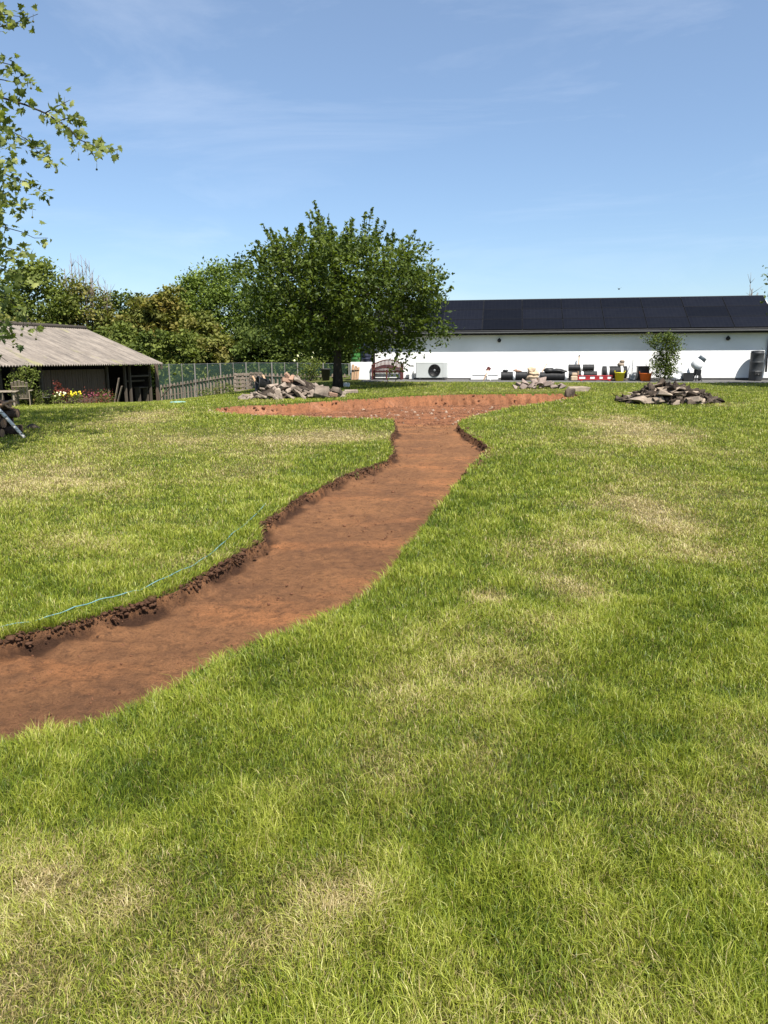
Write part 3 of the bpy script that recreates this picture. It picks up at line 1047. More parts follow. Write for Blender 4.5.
# ------------------------------------------------------------------ trees and bushes behind
def back_tree(name, px, w_px, top, depth, base_py, kind, label, seed, group='trees beyond the netting fence', n=150, per=95, leaf=.31, shell=.6, low=.1, twigs=0, peak=.45, trunk=.16, wob=.22):
    r = np.random.default_rng(seed)
    b = at(px, base_py, depth)
    b.z = zg(b.x, b.y)
    s = F / depth
    H = at(px, top, depth).z - b.z
    rx = w_px / 2 / s
    root = thing(name, b, label, 'bush' if name.endswith('bush') else 'tree', group)
    z0 = low * H
    prof = lambda t: (.55 + .45 * t / peak) if t < peak else max(0.0, 1 - ((t - peak) / (1 - peak)) ** 2) ** .55
    C = crown_clumps(r, n, rx, rx * .8, z0, H * .97, prof, shell, wob)
    parts = []
    cs = max(.25, rx * .15)
    for i, c in enumerate(C):
        m = int(per * r.uniform(.6, 1.3))
        g = r.normal(size=(m, 3)) * np.array([cs, cs, cs * .7]) + c
        parts.append(leaf_quads(g, leaf, .4, seed * 1000 + i, tint=np.full(m, .42 + .28 * r.normal()), tint2=np.full(m, max(0, r.normal(.15, .4)))))
    cr = leaf_obj('crown', parts, LM[kind], root)
    t = MB()
    if twigs:
        for k in range(twigs):
            x = r.uniform(-rx, rx) * .9; y = r.uniform(-1, 1) * .5
            z1 = H * r.uniform(.95, 1.22) * (1 - .25 * abs(x / rx))
            p = Vector((x * .7, y, H * .5)); q = Vector((x, y, z1))
            t.tube([p, (p + q) / 2 + Vector((r.normal(0, .1), 0, 0)), q], [.045, .028, .012], 4)
            for j in range(6):
                u = r.uniform(.35, .95); o = p.lerp(q, u)
                e = o + Vector((r.normal(0, .25), r.normal(0, .2), r.uniform(.25, .7)))
                t.tube([o, e], [.018, .008], 3)
    limb_tree(root, r, H, trunk, C, 5, m=M['twig'] if twigs else None, extra=t)
    return root


BT = [
    ('hedge_tree', 2, 100, 283, 58, 405, 'mid', 'mid green tree behind the left end of the barn roof', 1, {}),
    ('hedge_tree', 48, 74, 259, 56, 405, 'mid', 'tallest leafy green tree rising behind the barn ridge', 2, dict(peak=.6)),
    ('twiggy_tree', 90, 66, 274, 57, 405, 'olive', 'half bare tree with thin grey twigs above the barn roof', 3, dict(twigs=60, peak=.40, n=110, per=80)),
    ('hedge_tree', 128, 58, 287, 60, 402, 'deep', 'darkest narrow tree behind the barn roof end', 4, dict(n=70)),
    ('hedge_tree', 150, 52, 294, 55, 402, 'olive', 'olive green tree just right of the dark narrow tree', 5, {}),
    ('pointed_tree', 173, 46, 282, 54, 400, 'amber', 'pointed tree tinged orange brown beside the round crowned tree', 6, dict(peak=.3, wob=.3)),
    ('hedge_tree', 203, 44, 308, 50, 400, 'olive', 'low olive leaved tree below the round crowned tree', 7, dict(n=60)),
    ('round_tree', 222, 74, 263, 60, 398, 'round', 'large green tree with smooth rounded crown left of the cherry', 8, dict(n=330, per=100, leaf=.25, shell=.84, wob=.05, peak=.66)),
    ('hedge_tree', 288, 80, 285, 57, 395, 'deep', 'dark tree behind the left half of the cherry crown', 9, {}),
    ('hedge_tree', 345, 70, 300, 56, 392, 'deep', 'dark tree hidden behind the cherry trunk', 10, {}),
    ('dark_bush', 20, 84, 318, 50, 405, 'olive', 'yellow green bush showing over the barn ridge at left', 11, {}),
    ('dark_bush', 118, 70, 322, 51, 402, 'mid', 'mid green bush showing above the sloping barn verge', 12, {}),
    ('dark_bush', 158, 50, 330, 48, 400, 'deep', 'dark bush beside the end of the barn roof', 13, {}),
    ('dark_bush', 190, 56, 326, 47, 398, 'mid', 'mid green bush behind the netting near the barn', 14, {}),
    ('dark_bush', 222, 50, 334, 47, 397, 'olive', 'olive bush behind the netting under the round tree', 15, {}),
    ('dark_bush', 256, 54, 328, 47, 396, 'deep', 'very dark bush behind the netting by the pallets', 16, {}),
    ('dark_bush', 294, 54, 332, 47, 394, 'deep', 'dark bush behind the netting above the rubble heap', 17, {}),
    ('dark_bush', 334, 56, 330, 47, 392, 'deep', 'dark bush behind the netting at the cherry trunk', 18, {}),
    ('dark_bush', 372, 44, 320, 49, 390, 'deep', 'dark bush behind the green tank at the building end', 19, {}),
]
for nm, px, w, top, dep, bp, kd, lb, sd_, kw in BT:
    kw = dict(kw)
    if nm == 'dark_bush':
        kw.setdefault('n', 100); kw.update(low=.0, trunk=.07, leaf=.27, group='bushes behind the netting fence', per=95)
    back_tree(nm, px, w, top, dep, bp, kd, lb, sd_, **kw)

# bare twigs and the tree just outside the right edge
back_tree('leafy_tree', 806, 86, 236, 27.5, 388, 'mid', 'tree at the right edge whose leaf tips overhang the roof end', 40, group=None, n=100, per=90, leaf=.15, low=.28, wob=.28)
back_tree('bare_tree', 742, 14, 293, 52, 388, 'olive', 'bare twig tips showing above the solar roof', 41, group=None, n=6, per=8, leaf=.1, twigs=6, trunk=.05)


# ------------------------------------------------------------------ plane tree overhanging at the left
def plane_leaf_shape():
    """Five lobed leaf outline, unit size, stalk at origin, pointing +x."""
    pts = [(0, 0), (.02, -.18), (-.12, -.42), (.12, -.34), (.30, -.52), (.42, -.25), (.62, -.34), (.66, -.14), (1.0, 0), (.66, .14), (.62, .34), (.42, .25), (.30, .52), (.12, .34), (-.12, .42), (.02, .18)]
    return np.array([(x, y, 0) for x, y in pts])


def plane_tree():
    base = Vector((-9.3, 13.2, 0)); base.z = zg(base.x, base.y)
    root = thing('plane_tree', base, 'plane tree with lobed leaves and hanging seed balls overhanging at the left edge', 'tree')
    r = np.random.default_rng(21)
    S = plane_leaf_shape(); k = len(S)
    pos = []; tints = []
    B = np.array(base)

    def add(px, py, rx, ry, n, dep=11.0, dd=.5, t=.55):
        for _ in range(n):
            q = at(px + r.normal() * rx * .6, py + r.normal() * ry * .6, dep + r.normal() * dd)
            pos.append(np.array(q) - B); tints.append(t + r.normal() * .28)
    twigs = MB(); balls = []
    # sprays: polylines in view, each a real twig about 11 m away with leaves along it
    sprays = [
        ([(-40, 40), (-5, 28), (18, 22), (38, 14)], 9, 26), ([(-30, 20), (0, 14), (24, 17)], 8, 16), ([(-40, 60), (0, 62), (16, 66), (22, 72)], 8, 18), ([(-30, 75), (4, 80), (22, 84), (33, 82)], 7, 16),
        ([(-40, 90), (0, 97), (26, 105), (45, 113), (58, 121), (70, 129), (78, 139), (92, 145), (108, 152), (118, 149)], 8, 60),
        ([(45, 113), (58, 106), (70, 100)], 6, 9), ([(58, 121), (72, 117), (84, 118)], 6, 10), ([(72, 131), (72, 146), (76, 152)], 4, 5), ([(84, 141), (92, 152), (97, 162)], 4, 7), ([(98, 148), (102, 138)], 4, 5),
        ([(-40, 118), (5, 128), (28, 140), (38, 152), (52, 167)], 9, 34), ([(25, 138), (36, 148), (46, 150)], 6, 9),
        ([(-40, 165), (0, 172), (20, 180), (34, 186), (50, 197)], 9, 34), ([(-30, 195), (5, 200), (22, 206), (36, 210)], 9, 26),
        ([(-40, 220), (0, 226), (22, 232), (34, 238), (48, 238)], 8, 26), ([(-40, 238), (0, 246), (16, 250), (26, 252)], 9, 30),
        ([(-40, 258), (0, 268), (20, 274), (36, 282)], 9, 40), ([(-30, 285), (0, 296), (16, 306), (24, 320)], 9, 36), ([(-40, 310), (0, 322), (10, 330), (18, 340)], 8, 22), ([(10, 300), (24, 312), (36, 330), (38, 336)], 5, 12), ([(-40, 350), (0, 356), (8, 362)], 5, 8),
    ]
    for pl, wd, n in sprays:
        dep = 11.6 + r.normal() * .5
        P3 = [at(x, y, dep + .15 * r.normal()) - base for x, y in pl]
        rad = np.linspace(.016, .004, len(P3)) if len(P3) > 5 else np.linspace(.009, .003, len(P3))
        MB().tube(P3, list(rad), 5).build('branch', M['bark'], root)
        for _ in range(int(n * (1.7 if pl[0][1] < 200 else .9))):
            i = r.integers(0, len(pl) - 1); u = r.random()
            x = pl[i][0] * (1 - u) + pl[i + 1][0] * u; y = pl[i][1] * (1 - u) + pl[i + 1][1] * u
            add(x, y, wd, wd, 1, dep, .12)
        for _ in range(1):
            x, y = pl[-1]
            balls.append((x + r.uniform(-8, 4), y + r.uniform(3, 8), dep))
    # denser mass along the frame edge
    for y in range(95, 345, 6):
        w = 12 + 8 * math.sin(y * .05)
        add(-4, y, w * 1.25, 6, 15 if y < 240 else 8, 11.2, .7, .36)
    for y in range(250, 345, 5):
        add(6, y, 16, 6, 4, 11.4, .6, .22)  # low leaves tinted darker: the canopy's shade is put into their colour
    # the crown outside the picture: it shades the lawn
    C = crown_clumps(r, 120, 3.4, 3.4, 1.9, 8.6, lambda t: max(.05, 1 - (abs(t - .45) / .56) ** 2.2) ** .5, .5, .15)
    for c in C:
        if c[0] > 2.6: continue
        m = 75
        for p in r.normal(size=(m, 3)) * .45 + c:
            q = p + B
            px = 384 + q[0] / q[1] * F
            if px > 4: continue
            pos.append(p); tints.append(.4 + r.normal() * .25)
    for _ in range(330):
        c = np.array([r.uniform(-9.8, -3.8), r.uniform(10.9, 16.5), r.uniform(7.0, 10.4)])
        for q in r.normal(size=(60, 3)) * np.array([.45, .45, .3]) + c:
            if (q[2] - EYE) / q[1] < .465: continue
            pos.append(q - B); tints.append(.4 + r.normal() * .25)
    pos = np.array(pos); n = len(pos)
    nrm = r.normal(size=(n, 3)) * .7; nrm[:, 2] += .55; nrm[:, 1] -= .35; nrm /= np.linalg.norm(nrm, axis=1)[:, None]
    t = r.normal(size=(n, 3)); t[:, 2] -= .9; t[:, 0] += .3
    t -= nrm * (t * nrm).sum(1)[:, None]; t /= np.linalg.norm(t, axis=1)[:, None]
    b = np.cross(nrm, t)
    sz = r.uniform(.06, .14, n)
    V = pos[:, None, :] + sz[:, None, None] * (S[None, :, 0, None] * t[:, None, :] + S[None, :, 1, None] * b[:, None, :] - (np.abs(S[None, :, 1, None]) * .35 + .12 * S[None, :, 0, None] ** 2) * nrm[:, None, :])
    # fan triangles from the leaf centre
    Cc = pos + t * (sz * .35)[:, None]
    VV = np.concatenate([V, Cc[:, None, :]], 1)
    tri = np.array([(k, i, (i + 1) % k) for i in range(k)])
    Fa = (np.arange(n)[:, None, None] * (k + 1) + tri[None]).reshape(-1, 3)
    cl = np.ones((n, k + 1, 4), np.float32)
    cl[:, :, 0] = np.clip(np.array(tints), 0, 1)[:, None]; cl[:, :, 1] = (r.random(n) < .12)[:, None] * .8
    cr = leaf_obj('crown', [(VV.reshape(-1, 3), Fa, cl.reshape(-1, 4))], LM['plane'], root)
    for x, y, d in balls:
        q = at(x, y, d) - base
        m = MB(); m.lump(q, (.018, .018, .018), int(abs(x * 7 + y)), 1, .08)
        m.tube([q, q + Vector((.01, 0, .10))], .0025, 4)
        m.build('seed_ball', M['seedball'], root)
    limb_tree(root, r, 8.5, .26, C[C[:, 0] < 1.0], 9, start=.25)


plane_tree()


# ------------------------------------------------------------------ barn
BE = Vector((-.28, -.96, 0)).normalized()     # along the eave, towards the camera
BNm = Vector((.96, -.28, 0)).normalized()     # out of the open front
corner = at(163, 363.6, 40.2)                  # eave corner


def barn_t(px, off=0.0, py=380):
    d = ray(px, py); q = Vector((corner.x, corner.y, 0)) + BNm * off
    return (d.x * q.y - d.y * q.x) / (d.y * BE.x - d.x * BE.y)


def barn_pt(px, off=0.0):
    p = Vector((corner.x, corner.y, 0)) + BNm * off + BE * barn_t(px, off)
    p.z = zg(p.x, p.y)
    return p


def build_barn():
    base = Vector((corner.x, corner.y, -1.0))
    rz = math.atan2(BE.y, BE.x)
    # local x along the eave towards the camera, local y = rz+90deg
    root = thing('barn', base, 'low open fronted timber barn with a grey corrugated sheet roof', 'barn', rz=rz)
    yl = Vector((-math.sin(rz), math.cos(rz), 0))
    sg = 1 if yl.dot(BNm) > 0 else -1        # +y local out of the front?
    out = lambda v: sg * v                   # metres out of the front -> local y
    ze = corner.z - base.z
    Lb = 17.0; run = 4.7; rise = 1.87
    # corrugated roof: sheet waves run down the slope
    nx = 560; xs = np.linspace(0, Lb, nx)
    V = []; Fc = []
    for i, x in enumerate(xs):
        wv = .035 * math.sin(2 * math.pi * x / .16)
        for (o, z) in ((0.0, 0.0), (-run, rise), (-2 * run - .3, -.11)):
            V.append((x, out(o), ze + z + wv))
        for (o, z) in ((0.0, -.025), (-run, rise - .03), (-2 * run - .3, -.135)):
            V.append((x, out(o), ze + z + wv))
    for i in range(nx - 1):
        a = i * 6; b = a + 6
        Fc += [(a, b, b + 1, a + 1), (a + 1, b + 1, b + 2, a + 2), (a + 3, a + 4, b + 4, b + 3), (a + 4, a + 5, b + 5, b + 4), (a, a + 3, b + 3, b), (a + 2, b + 2, b + 5, a + 5)]
    Fc += [(0, 1, 4, 3), (1, 2, 5, 4)]
    e = (nx - 1) * 6
    Fc += [(e, e + 3, e + 4, e + 1), (e + 1, e + 4, e + 5, e + 2)]
    me = bpy.data.meshes.new('roof'); me.from_pydata(V, [], Fc); me.update()
    rf = link('roof', me, M['sheet'], root)
    rc = MB(); rc.tube([(0, out(-run), ze + rise + .03), (Lb, out(-run), ze + rise + .03)], .13, 8); rc.build('ridge_cap', M['barnpost'], rf)

    IN = .62
    def col(px): return barn_t(px, -IN)
    # back wall, end wall and floor level beams
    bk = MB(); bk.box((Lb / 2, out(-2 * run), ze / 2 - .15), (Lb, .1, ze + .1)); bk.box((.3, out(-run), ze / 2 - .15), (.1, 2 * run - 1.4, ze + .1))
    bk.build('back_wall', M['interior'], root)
    # boarded bay
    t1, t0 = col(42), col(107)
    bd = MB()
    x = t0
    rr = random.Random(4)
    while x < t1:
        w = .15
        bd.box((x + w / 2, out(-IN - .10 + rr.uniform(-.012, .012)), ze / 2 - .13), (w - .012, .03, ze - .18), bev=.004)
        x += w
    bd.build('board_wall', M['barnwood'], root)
    for px in (150, 130, 125, 107.5, 41, 14, 0):
        p = MB(); p.box((col(px), out(-IN), ze / 2 - .03), (.11, .11, ze + .30)); p.build('post', M['barnpost'], root)
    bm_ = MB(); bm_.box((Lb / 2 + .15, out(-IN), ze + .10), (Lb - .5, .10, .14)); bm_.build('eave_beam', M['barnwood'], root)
    a, b = col(150), col(130)
    for py in (376.0, 381.0):
        z = at(140, py, (Vector((corner.x, corner.y, 0)) + BE * (a + b) / 2).y).z - base.z
        q = MB(); q.box(((a + b) / 2, out(-IN - .01 - (.3 if py > 380 else 0)), z), (abs(b - a) - .12, .05, .09)); q.build('rail', M['barnpost'], root)
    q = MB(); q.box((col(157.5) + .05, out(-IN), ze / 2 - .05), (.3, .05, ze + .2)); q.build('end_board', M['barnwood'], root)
    z = ze - .45
    g = MB(); g.box((.1, out(-.04), ze - .17), (.10, .10, .24)); g.build('gutter_end', M['barnpost'], rf)
    return root


build_barn()


def ground_at(p):
    p = Vector(p); p.z = zg(p.x, p.y); return p


# boards leaning in the barn's dark bay
for (pa, pb, lab) in (((113, 399), (119, 378), 'longer grey plank leaning in the dark bay of the barn'), ((116, 399), (122, 386), 'shorter grey plank leaning in front of the longer plank')):
    c = barn_pt(pa[0], -.35 if 'longer' in lab else -.1)
    e = at(pb[0], pb[1], c.y)
    o = MB(); e2 = Vector(e) - c
    o.bar((0, 0, 0), e2, .17, .03)
    oo = o.build('plank', M['oldwood']); oo.location = c
    tag(oo, lab, 'plank', 'planks leaning in the barn')

# cart wheel like hoop and trestle in the barn bay
c = barn_pt(141, -.9)
o = MB()
for k in range(1):
    o.box((0, 0, .75), (.9, .35, .06)); o.box((-.36, 0, .36), (.07, .3, .72)); o.box((.36, 0, .36), (.07, .3, .72))
oo = o.build('workbench', M['barnpost']); oo.location = c; oo.rotation_euler = (0, 0, math.atan2(BE.y, BE.x))
tag(oo, 'small weathered workbench inside the end bay of the barn', 'workbench')

# adirondack style chair
def garden_chair():
    c = barn_pt(20, 1.2)
    rt = thing('garden_chair', c, 'sun bleached wooden garden chair with slatted back in front of the barn', 'chair', rz=R(200))
    sc = .88
    m = MB()
    for i in range(5):
        m.bar((-.22 + .11 * i, .18, .30), (-.25 + .125 * i, .48, .98 - .04 * abs(i - 2)), .095, .02)
    m.bar((-.26, .42, .75), (.26, .42, .75), .05, .02)
    m.build('backrest', M['greychair'], rt)
    s_ = MB()
    for i in range(5): s_.box((0, -.38 + .13 * i, .40 - .03 * i), (.54, .115, .022))
    s_.build('seat', M['greychair'], rt)
    for sx in (-1, 1):
        a = MB(); a.box((sx * .33, -.05, .58), (.13, .75, .022)); a.build('armrest', M['greychair'], rt)
        l = MB(); l.box((sx * .3, -.38, .285), (.03, .09, .57)); l.build('leg', M['greychair'], rt)
        l = MB(); l.bar((sx * .3, .3, .0), (sx * .3, .28, .57), .03, .09); l.build('leg', M['greychair'], rt)
    return rt


garden_chair()
c = barn_pt(6, 1.3)
rt = thing('garden_table', c, 'pale slatted garden table beside the wooden chair', 'table', rz=R(110))
m = MB()
for i in range(5): m.box((0, -.3 + .15 * i, .55), (1.5, .13, .03))
m.build('tabletop', M['greychair'], rt)
for sx in (-1, 1):
    for sy in (-1, 1):
        l = MB(); l.box((sx * .65, sy * .27, .267), (.06, .06, .534)); l.build('leg', M['greychair'], rt)


# ------------------------------------------------------------------ small plants
def shrub(name, loc, w, h, kind, label, cat, seed, n=26, per=45, leaf=.07, stems=5, group=None, flowers=None, wob=.25, base=.08, prof=None):
    r = np.random.default_rng(seed)
    root = thing(name, loc, label, cat, group)
    prof = prof or (lambda t: (.6 + .8 * t) if t < .5 else max(0.0, 1 - ((t - .5) / .5) ** 2) ** .5)
    C = crown_clumps(r, n, w / 2, w / 2, h * base, h * .95, prof, .35, wob)
    cs = max(.04, w * .11)
    parts = []
    for i, c in enumerate(C):
        m = int(per * r.uniform(.6, 1.3))
        parts.append(leaf_quads(r.normal(size=(m, 3)) * cs + c, leaf, .4, seed * 991 + i, tint=np.full(m, .45 + .25 * r.normal()), tint2=np.full(m, max(0, r.normal(.0, .3)))))
    leaf_obj('foliage', parts, LM[kind], root)
    st = MB()
    for i in r.choice(len(C), min(stems, len(C)), replace=False):
        e = Vector(C[i]); st.tube([(e.x * .1, e.y * .1, -.05), (e.x * .4, e.y * .4, e.z * .55), e], [.03 * max(.5, h / 2), .02 * max(.5, h / 2), .006], 6)
    st.build('stem', M['bark'], root)
    if flowers:
        fm, k, fs, zr = flowers
        for j in range(k):
            fl = MB()
            a = r.uniform(0, 6.28); q = r.random() ** .5 * w * .5
            fl.lump((math.cos(a) * q, math.sin(a) * q, h * r.uniform(*zr)), (fs, fs, fs * 1.15), seed * 31 + j, 1, .25)
            fl.build('flower', fm, root)
    return root


s20 = lambda px: F / barn_pt(px, 1.2).y
shrub('garden_shrub', barn_pt(25, .9), 1.0, 1.55, 'mid', 'tall light green bush growing against the barn opening', 'shrub', 50, 30, 40, .10)
shrub('garden_shrub', barn_pt(34, 1.3), .9, .7, 'shrub', 'low grey green bush right of the garden chair', 'shrub', 51, 26, 40, .07)
shrub('red_shrub', barn_pt(59, .8), .75, .95, 'redleaf', 'red leaved bush by the boarded barn wall', 'shrub', 52, 16, 34, .09)
shrub('tulip_bed', barn_pt(56, 1.3), .8, .42, 'mid', 'clump of cream tulips in front of the red bush', 'flowers', 53, 12, 26, .08, flowers=(M['cream'], 9, .04, (.85, 1.2)))
shrub('tulip_bed', barn_pt(70, 1.2), 1.1, .42, 'mid', 'clump of yellow tulips right of the red bush', 'flowers', 54, 14, 26, .08, flowers=(M['tulip'], 18, .045, (.85, 1.25)))
shrub('flower_clump', barn_pt(90, .7), 1.9, .42, 'redleaf', 'mass of plum coloured flowers under the boarded barn wall', 'flowers', 55, 26, 26, .07, flowers=(M['plum'], 30, .045, (.7, 1.05)))
shrub('garden_shrub', barn_pt(103, .7), 1.1, .5, 'shrub', 'low grey green plant at the right end of the flowers', 'shrub', 56, 18, 30, .08)
for px, off, lab in ((44, 1.2, 'black flowerpot right of the low grey green bush'), (47.5, .9, 'taller dark flowerpot against the boarded barn wall')):
    p = MB(); hh = .42 if 'taller' in lab else .32
    p.lathe([(.10, 0), (.15, hh * .92), (.17, hh * .92), (.17, hh), (.14, hh), (.13, hh - .05)], 18)
    o = p.build('flowerpot', M['potblack']); o.location = barn_pt(px, off)
    tag(o, lab, 'flowerpot', 'flowerpots by the barn')


# ------------------------------------------------------------------ fences
def fence_line(pts_px):
    """[(px, depth)] -> ground points."""
    out = []
    for px, d in pts_px:
        p = at(px, 385, d); p.z = zg(p.x, p.y); out.append(p)
    return out


def along(P, step):
    res = []; carry = 0
    for a, b in zip(P[:-1], P[1:]):
        L = (b - a).length; t = carry
        while t < L:
            res.append(a.lerp(b, t / L)); t += step
        carry = t - L
    return res


def net_fence():
    pl = [(158, 45), (200, 45), (240, 44.5), (285, 44), (330, 43), (352, 42)]
    tops = [364.5, 364, 363, 363, 363.5, 364]
    P = fence_line(pl)
    root = thing('netting_fence', P[0], 'tall green windbreak netting fence on pale posts', 'fence')
    o = P[0]
    v = []; f = []
    for (px, d), ty, p in zip(pl, tops, P):
        t = at(px, ty, d)
        dirv = Vector((.15, -1, 0)).normalized() * .008
        v += [tuple(p - o + dirv), tuple(t - o + dirv), tuple(p - o - dirv), tuple(t - o - dirv)]
    for i in range(len(pl) - 1):
        a = i * 4; b = a + 4
        f += [(a, b, b + 1, a + 1)]
    me = bpy.data.meshes.new('netting'); me.from_pydata(v, [], f); me.update()
    link('netting', me, M['net'], root)
    for k in range(15):
        px = 170 + k * 12.8
        i = max(j for j in range(len(pl)) if pl[j][0] <= px); i = min(i, len(pl) - 2)
        u = (px - pl[i][0]) / (pl[i + 1][0] - pl[i][0])
        d = pl[i][1] * (1 - u) + pl[i + 1][1] * u - .05; ty = tops[i] * (1 - u) + tops[i + 1] * u
        p = at(px, 385, d); p.z = zg(p.x, p.y); t = at(px, ty - .6, d)
        m = MB(); w = .065 if k % 2 == 0 else .035
        m.bar((p - o) - Vector((0, 0, .1)), Vector((p.x, p.y, t.z)) - o, w)
        m.build('post', M['postgrey'], root)
    w = MB(); w.tube([Vector((P[i].x, P[i].y, at(pl[i][0], tops[i], pl[i][1]).z)) - o for i in range(len(P))], .012, 5); w.build('top_wire', M['greymetal'], root)


net_fence()


def picket_fence():
    pl = [(161, 41.0), (185, 40.5), (205, 40), (225, 39.5), (243, 39), (262, 38.6), (300, 38), (348, 37.2)]
    tops = [384.5, 381, 377.5, 374.2, 372.4, 372.8, 373.5, 373.5]
    hs = [.82] * 8
    root = None
    pts = []
    for (px, d), ty in zip(pl, tops):
        t = at(px, ty, d); pts.append(t)
    o = Vector((pts[0].x, pts[0].y, zg(pts[0].x, pts[0].y)))
    root = thing('picket_fence', o, 'weathered wooden picket fence climbing the slope below the netting', 'fence')
    pk = along(pts, .215)
    for i, p in enumerate(pk):
        m = MB(); g = zg(p.x, p.y)
        h = max(.6, p.z - g) * (1 + .03 * math.sin(i * 2.1))
        q = Vector((p.x, p.y, max(p.z - h, p.z - .95))) - o
        w = .088; t_ = .018
        z1 = h if h < .95 else .95
        v = [(-w / 2, -t_ / 2, 0), (w / 2, -t_ / 2, 0), (w / 2, -t_ / 2, z1 - .05), (0, -t_ / 2, z1), (-w / 2, -t_ / 2, z1 - .05)]
        v2 = [(a, t_ / 2, c) for a, _, c in v]
        f = [(0, 1, 2, 3, 4), (9, 8, 7, 6, 5)] + [(k, k + 5, (k + 1) % 5 + 5, (k + 1) % 5) for k in range(5)]
        m.add([Vector(a) + q for a in v + v2], f)
        m.build('picket', M['oldwood'], root)
    for dz in (.16, .62):
        for a, b in zip(pts[:-1], pts[1:]):
            m = MB(); off = Vector((.02, .045, -dz))
            off.y = -.035 if dz < .3 else .04
            m.bar(a - o + off, b - o + off, .075, .035, up=(0, 0, 1)); m.build('rail', M['oldwood'], root)
    # diagonal stay at the lower end
    m = MB(); a = at(160.5, 398, 40.6); b = at(173, 384.5, 40.4)
    m.bar(a - o, b - o, .10, .03); m.build('brace', M['oldwood'], root)


picket_fence()

# mulch bed below the fence with low plants
bed = MB()
bp0 = [at(200, 392, 37.5), at(222, 389.5, 37), at(245, 387.5, 36.6), at(262, 387, 36.2)]
vs = []; fs = []
for p in bp0:
    for off in (0, .5, 1.0):
        y = p.y + off; vs.append((p.x, y, zg(p.x, y) + (.10 if off == .5 else .03)))
for i in range(3):
    for j in range(2): fs.append((i * 3 + j, (i + 1) * 3 + j, (i + 1) * 3 + j + 1, i * 3 + j + 1))
bed.add(vs, fs, True)
o = bed.build('soil', M['mulch']); tag(o, 'dark strip of bare soil along the picket fence', kind='structure')
for i, (px, d, w, h, kd) in enumerate(((205, 37.9, .9, .4, 'mid'), (219, 37.6, 1.0, .5, 'olive'), (231, 37.3, .9, .55, 'mid'), (240, 37.2, .7, .45, 'olive'))):
    p = at(px, 390, d); p.z = zg(p.x, p.y)
    labs = ['bright green low plant at the lower end of the fence bed', 'yellow green plant in the middle of the fence bed', 'green plant on the fence bed left of the pallets', 'small yellow green plant next to the pallet']
    shrub('border_plant', p, w, h, kd, labs[i], 'plant', 60 + i, 12, 26, .08, group='plants in the fence bed')


# pallets standing on edge and leaning timbers
def pallet(px, py, depth, w, h, tilt, rz, label):
    p = at(px, py, depth); p.z = zg(p.x, p.y)
    rt = thing('pallet', p, label, 'pallet', 'pallets by the picket fence', rz=rz)
    for i in range(5):
        m = MB(); z = .06 + (h - .12) * i / 4
        m.box((0, -.06 + z * tilt, z), (w, .02, .095)); m.build('board', M['oldwood'], rt)
    for i in range(3):
        m = MB(); x = (-.5 + .5 * i) * (w - .1)
        m.bar((x, .0, .0), (x, h * tilt, h), .09, .08); m.build('bearer', M['oldwood'], rt)
    return rt


pallet(243, 392.5, 36.2, .82, .88, .18, R(2), 'wooden pallet standing upright against the picket fence')
pallet(255, 392, 36.0, .6, .82, .22, R(-18), 'narrower wooden pallet leaning beside the upright pallet')
for (a, b, d, lab) in (((259.5, 389), (252.5, 376), 35.6, 'pale diagonal timber leaning over the narrower pallet'), ((266, 383), (263, 375), 35.5, 'short timber stood upright behind the black tub')):
    p = at(a[0], a[1], d); q = at(b[0], b[1], d + .3)
    m = MB(); m.bar((0, 0, 0), q - p, .10, .04); o = m.build('timber', M['pinewood']); o.location = p
    tag(o, lab, 'timber', 'loose timbers by the pallets')

# black tub on its side
p = G(264, 393)
rt = thing('tub', p, 'black plastic tub tipped on its side left of the rubble heap', 'tub', rz=R(25))
m = MB(); m.lathe([(.20, 0), (.26, .42), (.29, .42), (.29, .46), (.25, .46), (.19, .03), (.02, .03)], 20, Matrix.Translation((.2, 0, .26)) @ Matrix.Rotation(R(-80), 4, 'Y'))
m.build('body', M['coil'], rt)
m = MB(); m.tube([(-.22, -.24, .30), (-.3, -.27, .36), (-.34, -.2, .42), (-.3, -.1, .5)], .014, 6); m.build('handle', M['coil'], rt)


# ------------------------------------------------------------------ heaps of broken material
def chunk_meshes(prefix, m, k, seed, size):
    out = []
    r = random.Random(seed)
    for i in range(k):
        b = MB(); b.chunk((0, 0, 0), size, seed * 50 + i, r.choice((10, 12, 15)))
        me = bpy.data.meshes.new(prefix)
        me.from_pydata(b.v, [], b.f); me.materials.append(m); me.update()
        out.append(me)
    return out


def heap(name, meshes, c, rx, ry, h, n, seed, label, cat, group, smin, smax, flat=.5):
    r = random.Random(seed)
    res = []
    for i in range(n):
        q = (i + .5) / n
        a = i * 2.39996 + r.uniform(-.4, .4)
        rad = math.sqrt(q) * 1.0
        x = math.cos(a) * rad * rx; y = math.sin(a) * rad * ry
        s = r.uniform(smin, smax) * (1.15 - .3 * rad)
        top = h * max(0, 1 - rad ** 1.35)
        me = r.choice(meshes)
        o = bpy.data.objects.new(name, me); COL.objects.link(o)
        gx, gy = c.x + x, c.y + y
        o.location = (gx, gy, zg(gx, gy) + max(.10 * s, top * r.uniform(.75, 1.05)))
        o.rotation_euler = (r.gauss(0, flat), r.gauss(0, flat), r.uniform(0, 6.28))
        o.scale = (s, s * r.uniform(.7, 1.2), s * r.uniform(.55, 1.1))
        tag(o, label, cat, group)
        res.append(o)
    return res


